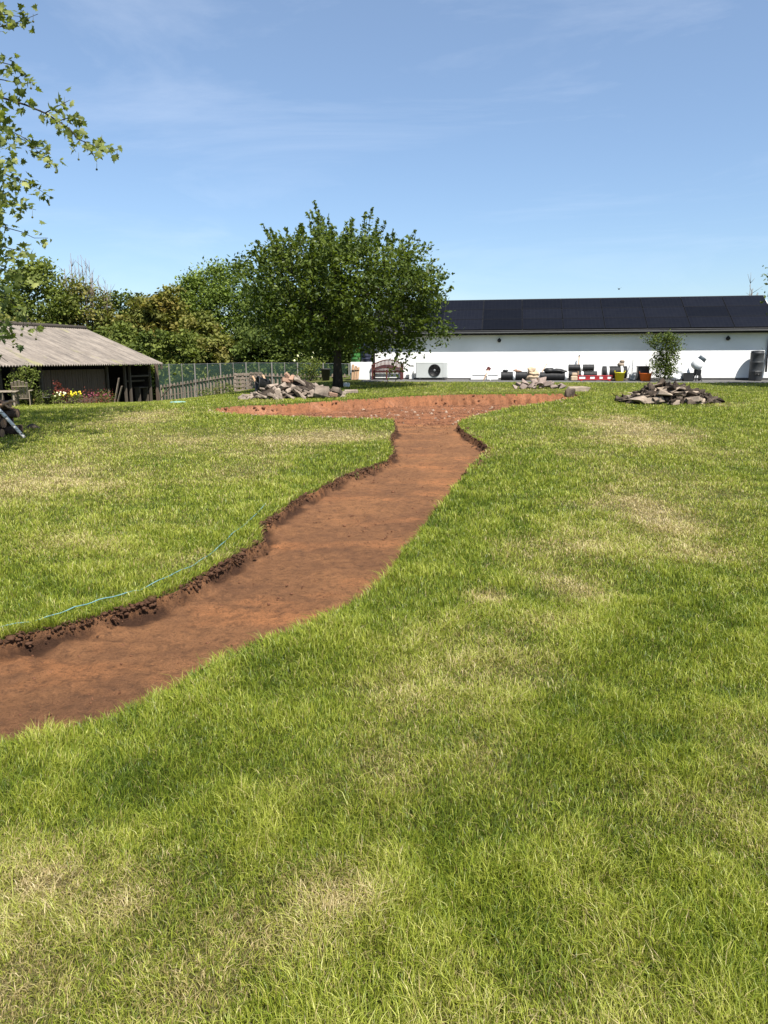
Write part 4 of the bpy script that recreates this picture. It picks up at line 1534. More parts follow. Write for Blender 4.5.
def mound(name, c, rx, ry, h, m, label, cat, seed, kind=None):
    b = MB(); r = random.Random(seed)
    nr, na = 12, 40
    vs = [(0, 0, h)]; fs = []
    for i in range(1, nr + 1):
        q = i / nr
        for k in range(na):
            a = 2 * math.pi * k / na
            w = 1 + .12 * math.sin(a * 3 + seed) + .08 * math.sin(a * 7)
            x = math.cos(a) * rx * q * w; y = math.sin(a) * ry * q * w
            z = h * max(0, 1 - q ** 1.5) * (.8 + .5 * float(fbm((c.x + x) * 4, (c.y + y) * 4, seed, 3))) - (.05 if i == nr else 0)
            vs.append((x, y, z + zg(c.x + x, c.y + y) - c.z))
    for k in range(na): fs.append((0, 1 + k, 1 + (k + 1) % na))
    for i in range(nr - 1):
        for k in range(na):
            a = 1 + i * na + k; b_ = 1 + i * na + (k + 1) % na
            fs.append((a, a + na, b_ + na, b_))
    b.add(vs, fs, True)
    o = b.build(name, m); o.location = c
    return tag(o, label, cat, kind=kind)


conc = chunk_meshes('concrete_chunk', M['concrete'], 12, 1, (.62, .46, .20))
pink = chunk_meshes('stone_chunk', M['pinkstone'], 8, 2, (.5, .4, .28))
tan = chunk_meshes('slab_chunk', M['tanslab'], 8, 3, (.85, .6, .14))
clods = chunk_meshes('earth_clod', M['clod'], 10, 4, (.42, .34, .22))

# left heap of concrete
cL = G(290, 399.5); cL.y += 1.0; cL.z = zg(cL.x, cL.y)
mound('spoil_mound', cL, 1.35, .85, .50, M['clod'], 'low core of brown earth under the left concrete heap', 'mound', 3)
heap('concrete_chunk', conc, cL, 1.66, 1.05, .44, 120, 5, 'broken grey concrete chunk in the heap left of the cherry trunk', 'concrete chunk', 'concrete chunks in the left heap', .32, .82)


def single(name, me_list, k, loc, sc, rot, label, cat, group=None):
    o = bpy.data.objects.new(name, me_list[k]); COL.objects.link(o)
    o.location = loc; o.scale = sc; o.rotation_euler = rot
    return tag(o, label, cat, group)


single('concrete_chunk', conc, 2, at(303, 383, cL.y - .2), (1.15, .7, .6), (.1, .55, .3), 'longest flat slab sloping down across the top of the left heap', 'concrete chunk', 'concrete chunks in the left heap')
single('concrete_chunk', conc, 5, at(322, 392, cL.y - .8), (.95, .85, .9), (.9, .1, .4), 'large pale slab tilted towards the camera at the right of the left heap', 'concrete chunk', 'concrete chunks in the left heap')
single('concrete_chunk', conc, 7, at(337, 391, cL.y - .5), (.8, .7, .9), (.2, .3, 1.3), 'pale slab at the right foot of the left heap', 'concrete chunk', 'concrete chunks in the left heap')
brick_me = []
for i in range(2):
    b = MB(); b.box((0, 0, 0), (.27, .15, .11), bev=.015); me = bpy.data.meshes.new('brick'); me.from_pydata(b.v, [], b.f); me.materials.append(M['brick']); me.update(); brick_me.append(me)
for (px, py, dy, rot, lab) in ((288, 376.5, 0, (.4, .9, .3), 'orange brick standing highest on the left heap'), (292, 378.5, -.1, (.2, -.5, 1.2), 'orange brick lying just below the highest brick'), (286, 380.5, -.2, (1.1, .2, .5), 'orange brick under the two topmost bricks'), (333, 394.5, -.9, (.1, .2, .4), 'red brown brick at the right foot of the left heap')):
    single('brick', brick_me, 0, at(px, py, cL.y + dy), (1, 1, 1), rot, lab, 'brick', 'bricks on the left heap')
# pale kerb piece on the grass right of the trunk
p = G(351, 393.5); b = MB(); b.box((0, 0, .06), (.46, .2, .13), bev=.02); o = b.build('kerb_block', M['concrete']); o.location = p; o.rotation_euler = (0, 0, .15)
tag(o, 'single pale block on the grass right of the cherry trunk', 'block')
p = G(343, 387); b = MB(); b.box((0, 0, .08), (.5, .3, .16), bev=.02); o = b.build('kerb_block', M['whitefoam']); o.location = p; o.rotation_euler = (0, 0, -.1)
tag(o, 'white block at the foot of the cherry trunk', 'block')

# right heap: turf, earth clods and tan slabs
cR = G(684, 405.5); cR.y += 1.15; cR.z = zg(cR.x, cR.y)
mound('spoil_mound', cR, 1.4, .9, .40, M['clod'], 'low core of dark earth under the right spoil heap', 'mound', 9)
heap('earth_clod', clods, cR, 1.42, 1.0, .54, 180, 8, 'dark clod of earth and roots in the right spoil heap', 'earth clod', 'earth clods in the right heap', .25, .8)
heap('slab_chunk', tan, cR + Vector((-.15, -.1, 0)), 1.15, .85, .48, 40, 12, 'tan slab fragment among the dark clods of the right heap', 'slab fragment', 'slab fragments in the right heap', .35, .7, .3)
for i, (px, py, sc, lab) in enumerate(((640, 400, .7, 'flat tan slab at the left foot of the right heap'), (664, 395, .8, 'broad tan slab lying in the middle of the right heap'), (694, 401, .6, 'small tan slab at the right foot of the right heap'), (655, 402, .7, 'tan slab at the front foot of the right heap'))):
    single('slab_chunk', tan, i, at(px, py, cR.y - .75), (sc, sc * .9, 1.2), (.4, .1, .5 + .8 * i), lab, 'slab fragment', 'slab fragments in the right heap')

# middle heap of pinkish stone at the gravel edge
cM = G(541, 389.5); cM.y += .5; cM.z = zg(cM.x, cM.y)
heap('stone_chunk', pink, cM, 1.0, .5, .34, 20, 14, 'pinkish grey stone in the small heap on the gravel edge', 'stone', 'stones in the middle heap', .45, .85)
p = G(577, 392.0); single('slab_chunk', tan, 3, p + Vector((0, 0, .1)), (1.0, .6, 1.1), (0.1, 0, .1), 'lone pale slab lying on the grass at the pit rim', 'slab fragment')
p = G(570, 395.5); single('earth_clod', clods, 3, p + Vector((0, 0, .08)), (.85, .6, 1.2), (0, 0, .4), 'single dark clod on the pit rim below the lone slab', 'earth clod')


# ------------------------------------------------------------------ loose earth
def scatter_lumps(name, pts, sizes, m, label, cat, seed, sub=1):
    """Many tiny lumps as one object."""
    bm = bmesh.new(); bmesh.ops.create_icosphere(bm, subdivisions=sub, radius=1)
    bm.verts.ensure_lookup_table()
    S = np.array([v.co[:] for v in bm.verts]); Fb = np.array([[v.index for v in f.verts] for f in bm.faces]); bm.free()
    r = np.random.default_rng(seed)
    n = len(pts)
    sc = sizes[:, None] * r.uniform(.6, 1.35, (n, 3)); sc[:, 2] *= .75
    jit = 1 + r.normal(0, .22, (n, len(S)))
    V = S[None] * jit[:, :, None] * sc[:, None, :]
    a = r.uniform(0, 6.28, n); ca, sa = np.cos(a), np.sin(a)
    X = V[:, :, 0] * ca[:, None] - V[:, :, 1] * sa[:, None]; Y = V[:, :, 0] * sa[:, None] + V[:, :, 1] * ca[:, None]
    V = np.stack([X, Y, V[:, :, 2]], 2) + pts[:, None, :]
    Fa = (np.arange(n)[:, None, None] * len(S) + Fb[None]).reshape(-1, 3)
    o = link(name, np_mesh(name, V.reshape(-1, 3), Fa), m)
    return tag(o, label, cat, kind='stuff')


def floor_z(x, y):
    P = np.array([[x, y]]); pit = pitness(P)[0]
    return (zg(x, y) - .105) * (1 - pit) + .13 * pit


def loose_earth():
    r = np.random.default_rng(77)
    # ragged clods along the left turf edge
    L = np.array(leftW); seg = np.linalg.norm(np.diff(L, axis=0), axis=1); cum = np.concatenate([[0], np.cumsum(seg)])
    pts = []; sz = []
    for _ in range(5200):
        u = r.random() ** 1.25 * cum[-1]
        i = min(len(seg) - 1, int(np.searchsorted(cum, u) - 1)); i = max(i, 0)
        q = (u - cum[i]) / seg[i]; p = L[i] * (1 - q) + L[i + 1] * q
        d = (L[i + 1] - L[i]) / seg[i]; nrm = np.array([d[1], -d[0]])
        dens = float(fbm(u * 1.1, .3, 5, 3))
        small = r.random() < .55
        if dens < .33 + .22 * r.random() and not small: continue
        off = abs(r.normal(0, .026)) - .016
        p = p + nrm * off
        s = abs(r.normal(0, .0045 if small else .010)) + .003
        z = zg(p[0], p[1]) + .01 - (.10) * min(1, max(0, off) / .10) + r.uniform(-.02, .012)
        pts.append((p[0], p[1], max(z, zg(p[0], p[1]) - .10))); sz.append(s * (1 if off < .12 else .6))
    A = np.array(rightW[:5])
    for _ in range(190):
        i = r.integers(0, len(A) - 1); u = r.random(); p = A[i] * (1 - u) + A[i + 1] * u + r.normal(0, .05, 2)
        sdp = poly_sdf(p[None])[0][0]
        pts.append((p[0], p[1], zg(*p) - .10 * min(1, max(0, -sdp) / .07))); sz.append(abs(r.normal(0, .02)) + .008)
    scatter_lumps('turf_edge_soil', np.array(pts), np.array(sz), M['bankclod'], 'dark crumbling earth along the cut turf edge of the path', 'soil', 1)
    # crumbs over the path floor and pit
    Q = np.stack([r.uniform(-5, 7, 60000), r.uniform(2.2, 24.5, 60000)], 1)
    sd, _ = poly_sdf(Q); k = (sd < -.05)
    Q = Q[k]; pit = pitness(Q)
    k = r.random(len(Q)) < (.35 + .65 * pit); Q = Q[k]; pit = pit[k]
    z = np.array([floor_z(*q) for q in Q])
    s = (np.abs(r.normal(0, .0045, len(Q))) + .002) * (1 + 2.8 * pit)
    scatter_lumps('soil_crumbs', np.column_stack([Q, z]), s, M['crumb'], 'small crumbs of red earth scattered over the dug ground', 'soil', 2)
    # pale stones along the near pit rim and far bank
    pts = []; sz = []
    for (L_, n, sp) in ((nearW, 70, .14), (rpitW, 24, .16)):
        A = np.array(L_)
        for _ in range(n):
            i = r.integers(0, len(A) - 1); u = r.random(); p = A[i] * (1 - u) + A[i + 1] * u + r.normal(0, sp, 2)
            s_ = poly_sdf(p[None])[0][0]
            pts.append((p[0], p[1], (zg(*p) + .01) if s_ > -.08 else floor_z(*p) + .04)); sz.append(abs(r.normal(0, .018)) + .012)
    for _ in range(110):
        x = r.uniform(-1, 3.5); y = r.uniform(17, 22.5); p = np.array([x, y])
        if poly_sdf(p[None])[0][0] < -.2: pts.append((x, y, floor_z(x, y) + .01)); sz.append(abs(r.normal(0, .022)) + .012)
    A = np.array(farW); bp = []; bs = []
    for _ in range(110):
        i = r.integers(0, len(A) - 1); u = r.random(); p = A[i] * (1 - u) + A[i + 1] * u
        q = r.uniform(.02, .5); p = p + np.array([0, -q])
        if poly_sdf(p[None])[0][0] > -.01: continue
        z0, z1 = zg(*p), floor_z(*p)
        bp.append((p[0], p[1], z0 + (z1 - z0) * min(1, q / .34) + .01)); bs.append(abs(r.normal(0, .022)) + .008)
    scatter_lumps('pit_bank_soil', np.array(bp), np.array(bs), M['crumb'], 'red earth lumps slumped down the far bank of the pit', 'soil', 4)
    scatter_lumps('pebbles', np.array(pts), np.array(sz), M['palestone'], 'pale pebbles strewn along the rim of the pit', 'pebbles', 3)


loose_earth()

# teal marking cord along the left turf edge
cord_px = [(-30, 641), (0, 634), (40, 624), (75, 614), (105, 604), (140, 592), (170, 580), (195, 567), (215, 553), (232, 538), (250, 522), (266, 506)]
pts = []
for i, (x, y) in enumerate(cord_px):
    p = G(x, y); pts.append(p + Vector((0, 0, (.036 if i < 5 else .024) + .010 * math.sin(i * 2.3))))
P2 = []
for a, b in zip(pts[:-1], pts[1:]):
    for k in range(5): P2.append(a.lerp(b, k / 5) + Vector((0, 0, .004 * math.sin(k * 1.3 + a.x * 9))))
P2.append(pts[-1])
o = MB().tube(P2, .0036, 6).build('marking_cord', M['teal']); tag(o, 'thin teal cord lying on the grass along the path edge', 'cord')

# pale mint lid in the lawn by the fence
p = G(178, 403); m = MB(); m.lathe([(.25, -.02), (.25, .03), (.22, .045), (.10, .055), (.02, .06)], 24); o = m.build('drain_cover', M['mint']); o.location = p; o.scale = (1, .9, 1)
tag(o, 'pale mint round cover set in the lawn before the fence', 'cover')

# ------------------------------------------------------------------ wood pile at the left edge
pL = G(4, 437)
rr = random.Random(9)
logs = []
rows = [(0, 5), (1, 4), (2, 3), (3, 2)]
proto = None
for k, nrow in rows:
    for j in range(nrow):
        m = MB(); rad = rr.uniform(.075, .10); ln = rr.uniform(.7, 1.15)
        pp = [(-ln / 2, 0, 0), (-ln / 5, rr.uniform(-.02, .02), rr.uniform(-.015, .015)), (ln / 5, rr.uniform(-.02, .02), rr.uniform(-.015, .015)), (ln / 2, 0, 0)]
        rt = thing('log', pL + Vector((-.42 + rr.uniform(-.12, .12), .25 + (j - nrow / 2) * .19 + k * .03, .09 + k * .155)), 'short brown log in the wood pile at the left edge', 'log', 'logs in the wood pile', rz=rr.uniform(-.25, .25) + R(8))
        m.tube(pp, [rad, rad * rr.uniform(.92, 1.06), rad * rr.uniform(.92, 1.06), rad * .97], 12, caps=False); m.build('bark', M['log'], rt)
        for sgn in (-1, 1):
            e = MB(); e.lathe([(rad * .985 if sgn < 0 else rad * .955, 0), (.001, .004)], 12, Matrix.Translation((sgn * (ln / 2 - .003), 0, 0)) @ Matrix.Rotation(R(90) * sgn, 4, 'Y'), close=False); e.build('end_grain', M['logend'], rt)
# forked branch over the pile, birch pole leaning down to the grass
p = at(-14, 396, pL.y - .1); q = at(24.5, 439, pL.y - .35); q.z = zg(q.x, q.y) + .03
m = MB(); mid = p.lerp(q, .5) + Vector((0, 0, .012)); m.tube([Vector((0, 0, 0)), mid - p, q - p], [.034, .032, .028], 10); o = m.build('birch_pole', M['birch']); o.location = p
tag(o, 'white birch pole leaning from the wood pile down to the grass', 'pole')
p = at(2, 405, pL.y); m = MB()
m.tube([(-.4, 0, -.12), (0, 0, 0), (.16, 0, .07), (.24, .02, .06)], [.03, .03, .024, .018], 8); m.tube([(.05, 0, .02), (.12, -.02, -.04), (.22, -.02, -.06)], [.022, .02, .014], 8)
o = m.build('branch', M['pinewood']); o.location = p; tag(o, 'pale forked branch lying on top of the wood pile', 'branch')
c = G(33, 428.5); mound('mole_hill', c, .16, .12, .10, M['clod'], 'small dark heap of earth on the grass right of the wood pile', 'mound', 4)


# ------------------------------------------------------------------ things along the white wall
ZR = -AW


def on_wall(px, off):
    p = wall_at(px, off); p.z += .03
    return p


def span(px0, px1, off):
    return abs(wall_s(px1, off) - wall_s(px0, off))


def bench():
    off = .45; p = on_wall(387.5, off)
    W = span(372.5, 402.5, off); H = .88
    rt = thing('bench', p, 'burgundy wooden bench with an arched back against the white wall', 'bench', rz=ZR)
    s_ = MB()
    for i in range(4): s_.box((0, -.22 + .14 * i, .43), (W - .10, .12, .028))
    s_.build('seat', M['burgundy'], rt)
    b = MB()
    n = 14
    top = [(-W / 2 + .04 + (W - .08) * i / n, .30, .70 + .18 * math.sin(math.pi * i / n)) for i in range(n + 1)]
    for a, c in zip(top[:-1], top[1:]): b.bar(a, c, .045, .07, up=(0, 1, 0))
    b.bar((-W / 2 + .05, .28, .52), (W / 2 - .05, .28, .52), .04, .06, up=(0, 1, 0))
    for i in range(1, 22):
        x = -W / 2 + W * i / 22; z = .70 + .18 * math.sin(math.pi * i / 22)
        b.bar((x, .285, .54), (x, .298, z), .035, .018)
    b.build('backrest', M['burgundy'], rt)
    for sx in (-1, 0, 1):
        for sy in (-.26, .28):
            if sx == 0 and sy > 0: continue
            h = .64 if sy < 0 and sx else (.72 if sx else .42)
            l = MB(); l.box((sx * (W / 2 - .035), sy, h / 2), (.065, .065, h)); l.build('leg', M['burgundy'], rt)
    for sx in (-1, 1):
        a = MB(); a.box((sx * (W / 2 - .035), 0, .655), (.07, .64, .03)); a.build('armrest', M['burgundy'], rt)
    st = MB(); st.box((0, -.24, .36), (W - .16, .03, .08)); st.build('apron', M['burgundy'], rt)


bench()


def heat_pump():
    off = .45; p = on_wall(432, off); W = span(416.2, 447.4, off); H = .70; D = .42
    rt = thing('heat_pump', p, 'white heat pump unit with one round black fan grille', 'heat pump', rz=ZR)
    c = MB(); c.box((0, 0, .08 + H / 2), (W, D, H), bev=.02); c.build('casing', M['white'], rt)
    pn = MB(); pn.box((W * .42, -D / 2 - .004, .08 + H / 2), (W * .12, .012, H * .92), bev=.004); pn.box((0, -D / 2 - .003, .08 + H * .965), (W * .99, .012, .012), bev=.002); pn.build('side_panel', M['white'], rt)
    fx = W * .095; R_ = .275; fz = .08 + H * .48
    base = Matrix.Translation((fx, -D / 2 - .002, fz)) @ Matrix.Rotation(R(90), 4, 'X')
    g = MB(); g.lathe([(R_, 0), (R_, .022), (R_ - .02, .03), (R_ - .03, .01), (.02, .008)], 36, base)
    gr = g.build('fan_grille', M['fan'], rt)
    w = MB()
    for rr_ in (.06, .10, .14, .18, .22, .255):
        pts = [base @ Vector((rr_ * math.cos(a), rr_ * math.sin(a), .028)) for a in np.linspace(0, 2 * math.pi, 29)]
        w.tube(pts, .004, 4, caps=False)
    for a in np.linspace(0, math.pi * 2, 9)[:-1]:
        w.tube([base @ Vector((.03 * math.cos(a), .03 * math.sin(a), .030)), base @ Vector((R_ * .95 * math.cos(a), R_ * .95 * math.sin(a), .030))], .004, 4)
    w.build('grille_wire', M['coil'], gr)
    h = MB(); h.lathe([(.05, .026), (.05, .036), (.03, .042)], 16, base); h.build('hub', M['greymetal'], gr)
    for sx in (-1, 1):
        f = MB(); f.box((sx * W * .36, 0, .04), (.12, D * 1.05, .08)); f.build('foot', M['black'], rt)
    p2 = on_wall(411.8, .3)
    b = MB(); b.box((0, 0, .32), (.16, .14, .62), bev=.02); b.box((.02, -.01, .645), (.24, .18, .03)); b.bar((-.10, -.06, .02), (-.07, -.06, .6), .03)
    o = b.build('pipe_cover', M['whitefoam']); o.location = p2; o.rotation_euler = (0, 0, ZR)
    tag(o, 'narrow white pipe cover box left of the heat pump', 'pipe cover')


heat_pump()

# white block, green tank and navy tank at the left end of the building
p = on_wall(361.5, .35)
W = span(351.3, 371.3, .35)
b = MB(); b.box((0, 0, .38), (W, .5, .80), bev=.02); o = b.build('tank_plinth', M['render']); o.location = p; o.rotation_euler = (0, 0, ZR)
tag(o, 'white rendered block carrying the two tanks beside the building', 'plinth')
for i, (px, wpx, mm, lab) in enumerate(((356.2, 9.5, 'greentank', 'ribbed green water tank on the white block'), (366.2, 10.5, 'navytank', 'ribbed navy water tank on the white block'))):
    off = .36
    r_ = span(px - wpx / 2, px + wpx / 2, off) / 2
    zt = wall_z(px, 345, off); p = on_wall(px, off); z0 = p.z + .78
    hh = zt - z0
    prof = [(r_ * .94, 0)]
    for k in range(5):
        a = hh * k / 5
        prof += [(r_ * .97, a + .01), (r_ * .97, a + hh * .16), (r_, a + hh * .17), (r_, a + hh * .195)]
    prof += [(r_ * .9, hh), (r_ * .3, hh + .05)]
    rt = thing('water_tank', Vector((p.x, p.y, z0)), lab, 'tank')
    m = MB(); m.lathe(prof, 26); m.build('body', M[mm], rt)
    l = MB(); l.lathe([(r_ * .35, hh + .045), (r_ * .35, hh + .09), (r_ * .1, hh + .1)], 18); l.build('lid', M[mm], rt)
# weathered boards propped against the white block
p0_ = on_wall(355.2, .72)
b = MB()
for i, dx in enumerate((-.13, .0, .12)):
    b.bar((dx, -.05 * i, 0), (dx + .02, .10, .68 - .06 * i), .10, .02)
b.bar((-.18, .02, .45), (.18, .02, .45), .06, .02)
o = b.build('wooden_rack', M['pinewood']); o.location = p0_; o.rotation_euler = (0, 0, ZR); tag(o, 'small pale wooden rack leaning on the white block', 'rack')
# small shrub behind the fence near the trunk
p = at(310, 385, 36.4); p.z = zg(p.x, p.y)
shrub('flowering_shrub', p, 1.5, 1.35, 'mid', 'round green shrub with white blooms behind the left heap', 'shrub', 70, 30, 46, .09, flowers=(M['cream'], 5, .06, (.7, 1.0)))
p = at(326, 388, 35.0); p.z = zg(p.x, p.y)
b = MB(); b.lathe([(.16, 0), (.22, .5), (.24, .5), (.24, .55), (.2, .55), (.19, .48)], 18); o = b.build('planter', M['potblack']); o.location = p; tag(o, 'dark planter pot beside the cherry trunk', 'planter')


def roll(name, px0, px1, off, zc, dia, label, seed, straps=(.5,), mm='coil', parent_tilt=0):
    c = (px0 + px1) / 2
    L = span(px0, px1, off); p = on_wall(c, off)
    rt = thing(name, Vector((p.x, p.y, p.z + zc - dia / 2)), label, 'pipe coil', 'black rolls along the white wall', rz=ZR)
    b = MB(); r_ = dia / 2
    prof = [(r_ * .35, 0)]
    n = max(6, int(L / .055))
    for i in range(n):
        a = L * i / n; w = L / n
        prof += [(r_ * .93, a + w * .05), (r_, a + w * .3), (r_, a + w * .7), (r_ * .93, a + w * .95)]
    prof += [(r_ * .35, L)]
    mt = Matrix.Translation((-L / 2, 0, r_)) @ Matrix.Rotation(R(90), 4, 'Y')
    b.lathe(prof, 22, mt); b.build('coil', M[mm], rt)
    for s_ in straps:
        t = MB(); x = L * s_
        t.lathe([(r_ * .98, x - .05), (r_ * 1.03, x - .045), (r_ * 1.03, x + .045), (r_ * .98, x + .05)], 22, mt, close=False); t.build('strap', M['strap'], rt)
    return rt


roll('pipe_roll', 501, 527.5, .75, .19, .37, 'long low black roll with one white strap left of the sandy sacks', 1, (.5,))
roll('pipe_roll', 540, 567.2, .75, .18, .36, 'black roll right of the sandy sacks lying under a dark tarpaulin', 2, (.96,))
# pallets under the stacked rolls
for px0, px1, lab in ((569, 597, 'flat pallet board under the two stacked black rolls'), (602, 627, 'flat pallet board under the fattest black roll')):
    L = span(px0, px1, .55); p = on_wall((px0 + px1) / 2, .55)
    b = MB()
    for sy in (-.2, 0, .2): b.box((0, sy, .06), (L, .12, .03))
    for sx in (-.45, 0, .45): b.box((sx * L, 0, .022), (.08, .5, .042))
    o = b.build('pallet_board', M['oldwood']); o.location = p; o.rotation_euler = (0, 0, ZR); tag(o, lab, 'pallet')
roll('pipe_roll', 569, 597, .55, .075 + .16, .32, 'lower black roll of the stacked pair behind the upright pole', 3, (.47,))
roll('pipe_roll', 568.3, 593.8, .55, .075 + .32 + .14, .29, 'upper black roll of the stacked pair behind the upright pole', 4, (.5,))
roll('pipe_roll', 602.3, 626.6, .55, .075 + .27, .54, 'fattest black roll with a white strap behind the yellow tub', 5, (.21, .78))

# dark tarpaulin bundle and brown offcuts
def lumps(name, px, off, z, parts, m, label, cat, group=None):
    p = on_wall(px, off)
    b = MB()
    for i, (x, y, zz, sx, sy, sz) in enumerate(parts): b.lump((x, y, zz + z), (sx, sy, sz), hash_seed(label) + i, 2, .22, Matrix.Identity(3))
    o = b.build(name, m); o.location = p; o.rotation_euler = (0, 0, ZR)
    return tag(o, label, cat, group)


def hash_seed(s): return sum(ord(c) * (i + 1) for i, c in enumerate(s)) % 9973


lumps('tarpaulin', 555, .75, .36, [(-.25, 0, .07, .25, .2, .11), (.05, 0, .05, .35, .2, .09), (.32, 0, .02, .22, .18, .07)], M['coil'], 'crumpled dark tarpaulin draped over the roll beside the sacks', 'tarpaulin')
lumps('wood_offcut', 515.5, .75, .37, [(0, 0, .04, .10, .08, .07), (.14, 0, .02, .14, .06, .04)], M['brick'], 'brown clay offcuts lying on the long low roll', 'offcut')
lumps('black_bag', 505.5, .75, .37, [(0, 0, .035, .12, .1, .06)], M['coil'], 'small black bag on the left end of the low roll', 'bag')
for i, (dx, z, s_, lab) in enumerate(((-.02, .13, 1.0, 'lowest sandy sack between the two black rolls'), (.05, .28, .9, 'middle sandy sack between the two black rolls'), (-.03, .42, .72, 'top sandy sack between the two black rolls'))):
    p = on_wall(532.5, .8)
    b = MB(); b.lump((0, 0, 0), (.26 * s_, .2 * s_, .15), 60 + i, 3, .28, Matrix.Identity(3)); o = b.build('sack', M['sack']); o.location = p + WD * dx + Vector((0, 0, z)); o.rotation_euler = (0, 0, ZR + .2 * i)
    tag(o, lab, 'sack', 'sandy sacks by the wall')


def stick(name, a, b, off0, off1, rad, m, label, cat, head=None):
    """A thin shaft from pixel a (at off0 before the wall) to pixel b (off1)."""
    pa = P0 + WN * off0 + WD * wall_s(a[0], off0, a[1]); pa = at(a[0], a[1], pa.y)
    pa.z = max(pa.z, zg(pa.x, pa.y) + .03)
    pb = P0 + WN * off1 + WD * wall_s(b[0], off1, b[1]); pb = at(b[0], b[1], pb.y)
    rt = thing(name, pa, label, cat)
    s_ = MB(); d = pb - pa
    s_.tube([Vector((0, 0, 0)), d * .5 + Vector((0, 0, .004)), d], [rad, rad, rad * .9], 8); s_.build('shaft', m, rt)
    if head:
        h = MB(); hm, w, hh, t = head
        h.box(d - d.normalized() * hh * .35, (w, t, hh), Euler((0, math.atan2(d.x, d.z), 0)).to_matrix(), bev=.02); h.build('head', hm, rt)
    return rt


stick('stake', (537.5, 380), (547, 363.5), .9, .2, .018, M['pinewood'], 'thin pale stake leaning on the wall right of the sandy sacks', 'stake')
stick('pole', (577.5, 381), (579.3, 355.5), .9, .12, .022, M['pinewood'], 'tall wooden pole with a dark tip before the stacked rolls', 'pole', (M['black'], .05, .10, .05))
stick('pole', (575.5, 381), (576.8, 363.5), .88, .15, .018, M['pinewood'], 'shorter wooden pole beside the tall pole', 'pole')
stick('broom', (483.5, 382), (489, 368), .95, .5, .026, M['pinewood'], 'upturned broom with a brown head leaning over the white boards', 'broom', (M['burgundy'], .17, .20, .08))
stick('grey_pole', (631.5, 379), (633, 360), .75, .12, .016, M['greymetal'], 'thin grey pole leaning on the wall behind the grey canister', 'pole')
stick('strut', (490.5, 381.5), (483.5, 371.5), .93, .55, .020, M['whitefoam'], 'pale strut crossing the broom before the white boards', 'strut')
for i, lab in enumerate(('lower white foam board lying against the wall', 'upper white foam board lying against the wall')):
    L = span(471, 499, .45); p = on_wall(485, .45)
    b = MB(); b.box((0.02 * i, -.02 * i, .105 + .20 * i), (L - .1 * i, .5, .19), bev=.012); o = b.build('foam_board', M['whitefoam']); o.location = p; o.rotation_euler = (0, 0, ZR)
    tag(o, lab, 'board', 'white boards by the wall')
b = MB(); b.box((0, 0, .10), (.28, .24, .20), bev=.03); b.box((.01, .01, .275), (.22, .2, .13), bev=.03); o = b.build('paper_sack', M['sack']); o.location = on_wall(574.3, 1.0); o.rotation_euler = (0, 0, ZR); tag(o, 'sandy paper sack at the foot of the tall pole', 'sack')

# red and white barrier lying before the rolls
off = 1.0; p = on_wall(595.5, off); L = span(578, 613, off)
rt = thing('road_barrier', p, 'red and white plastic barrier lying flat before the black rolls', 'barrier', rz=ZR)
b = MB()
for z in (.05, .21): b.box((0, 0, z), (L, .06, .045), bev=.015)
for x in (-.5, -.22, .06, .30, .5): b.box((x * (L - .06), 0, .13), (.055 if abs(x) == .5 else .2, .05, .112), bev=.01)
b.build('frame', M['red'], rt)
for x, w in ((-.37, .22), (-.08, .28), (.18, .2), (.42, .2)):
    q = MB(); q.box((x * L, .0, .13), (w * L * .8, .025, .10), bev=.005); q.build('white_panel', M['strap'], rt)
for sx in (-1, 1):
    q = MB(); q.box((sx * L * .4, 0, .0155), (.08, .45, .028), bev=.01); q.build('foot', M['red'], rt)


def flex_tub(px, off, wpx, h, m, label):
    p = on_wall(px, off); r_ = span(px - wpx / 2, px + wpx / 2, off) / 2
    rt = thing('flexible_tub', p, label, 'tub', 'plastic tubs by the wall', rz=ZR)
    b = MB(); b.lathe([(r_ * .78, 0), (r_ * .97, h * .94), (r_, h * .94), (r_, h), (r_ * .93, h), (r_ * .74, .03), (.01, .03)], 24); b.build('body', m, rt)
    for sx in (-1, 1):
        q = MB(); q.tube([(sx * r_ * .96, -.09, h - .02), (sx * r_ * .98, -.07, h + .06), (sx * r_ * .98, .07, h + .06), (sx * r_ * .96, .09, h - .02)], .014, 6); q.build('handle', m, rt)
    return rt


flex_tub(620, 1.15, 10.4, .36, M['yellow'], 'bright yellow flexible tub before the fattest black roll')
flex_tub(646, 1.1, 12.6, .33, M['orange'], 'bright orange flexible tub left of the sapling')
lumps('cement_bag', 620.5, .55, .58, [(0, 0, .10, .15, .12, .10), (.05, 0, .22, .10, .09, .07)], M['concrete'], 'crumpled grey bag on top of the fattest black roll', 'bag')
p = on_wall(633, .8); b = MB(); b.box((0, 0, .15), (.28, .2, .30), bev=.04); b.box((.05, 0, .33), (.10, .05, .05), bev=.01); o = b.build('canister', M['greymetal']); o.location = p; o.rotation_euler = (0, 0, ZR); tag(o, 'dull grey canister between the yellow and orange tubs', 'canister')
p = on_wall(643, .45); b = MB()
for sx, sy, dx, dy in ((0, -.19, .46, .03), (0, .19, .46, .03), (-.22, 0, .03, .35), (.22, 0, .03, .35)): b.box((sx, sy, .34), (dx, dy, .50), bev=.01)
b.box((0, 0, .08), (.40, .34, .03)); b.box((0, -.19, .585), (.5, .05, .04)); b.box((0, .19, .585), (.5, .05, .04))
for sx in (-.2, .2): b.box((sx, 0, .045), (.05, .36, .09))
o = b.build('crate', M['black']); o.location = p; o.rotation_euler = (0, 0, ZR); tag(o, 'tall black crate behind the orange tub', 'crate')

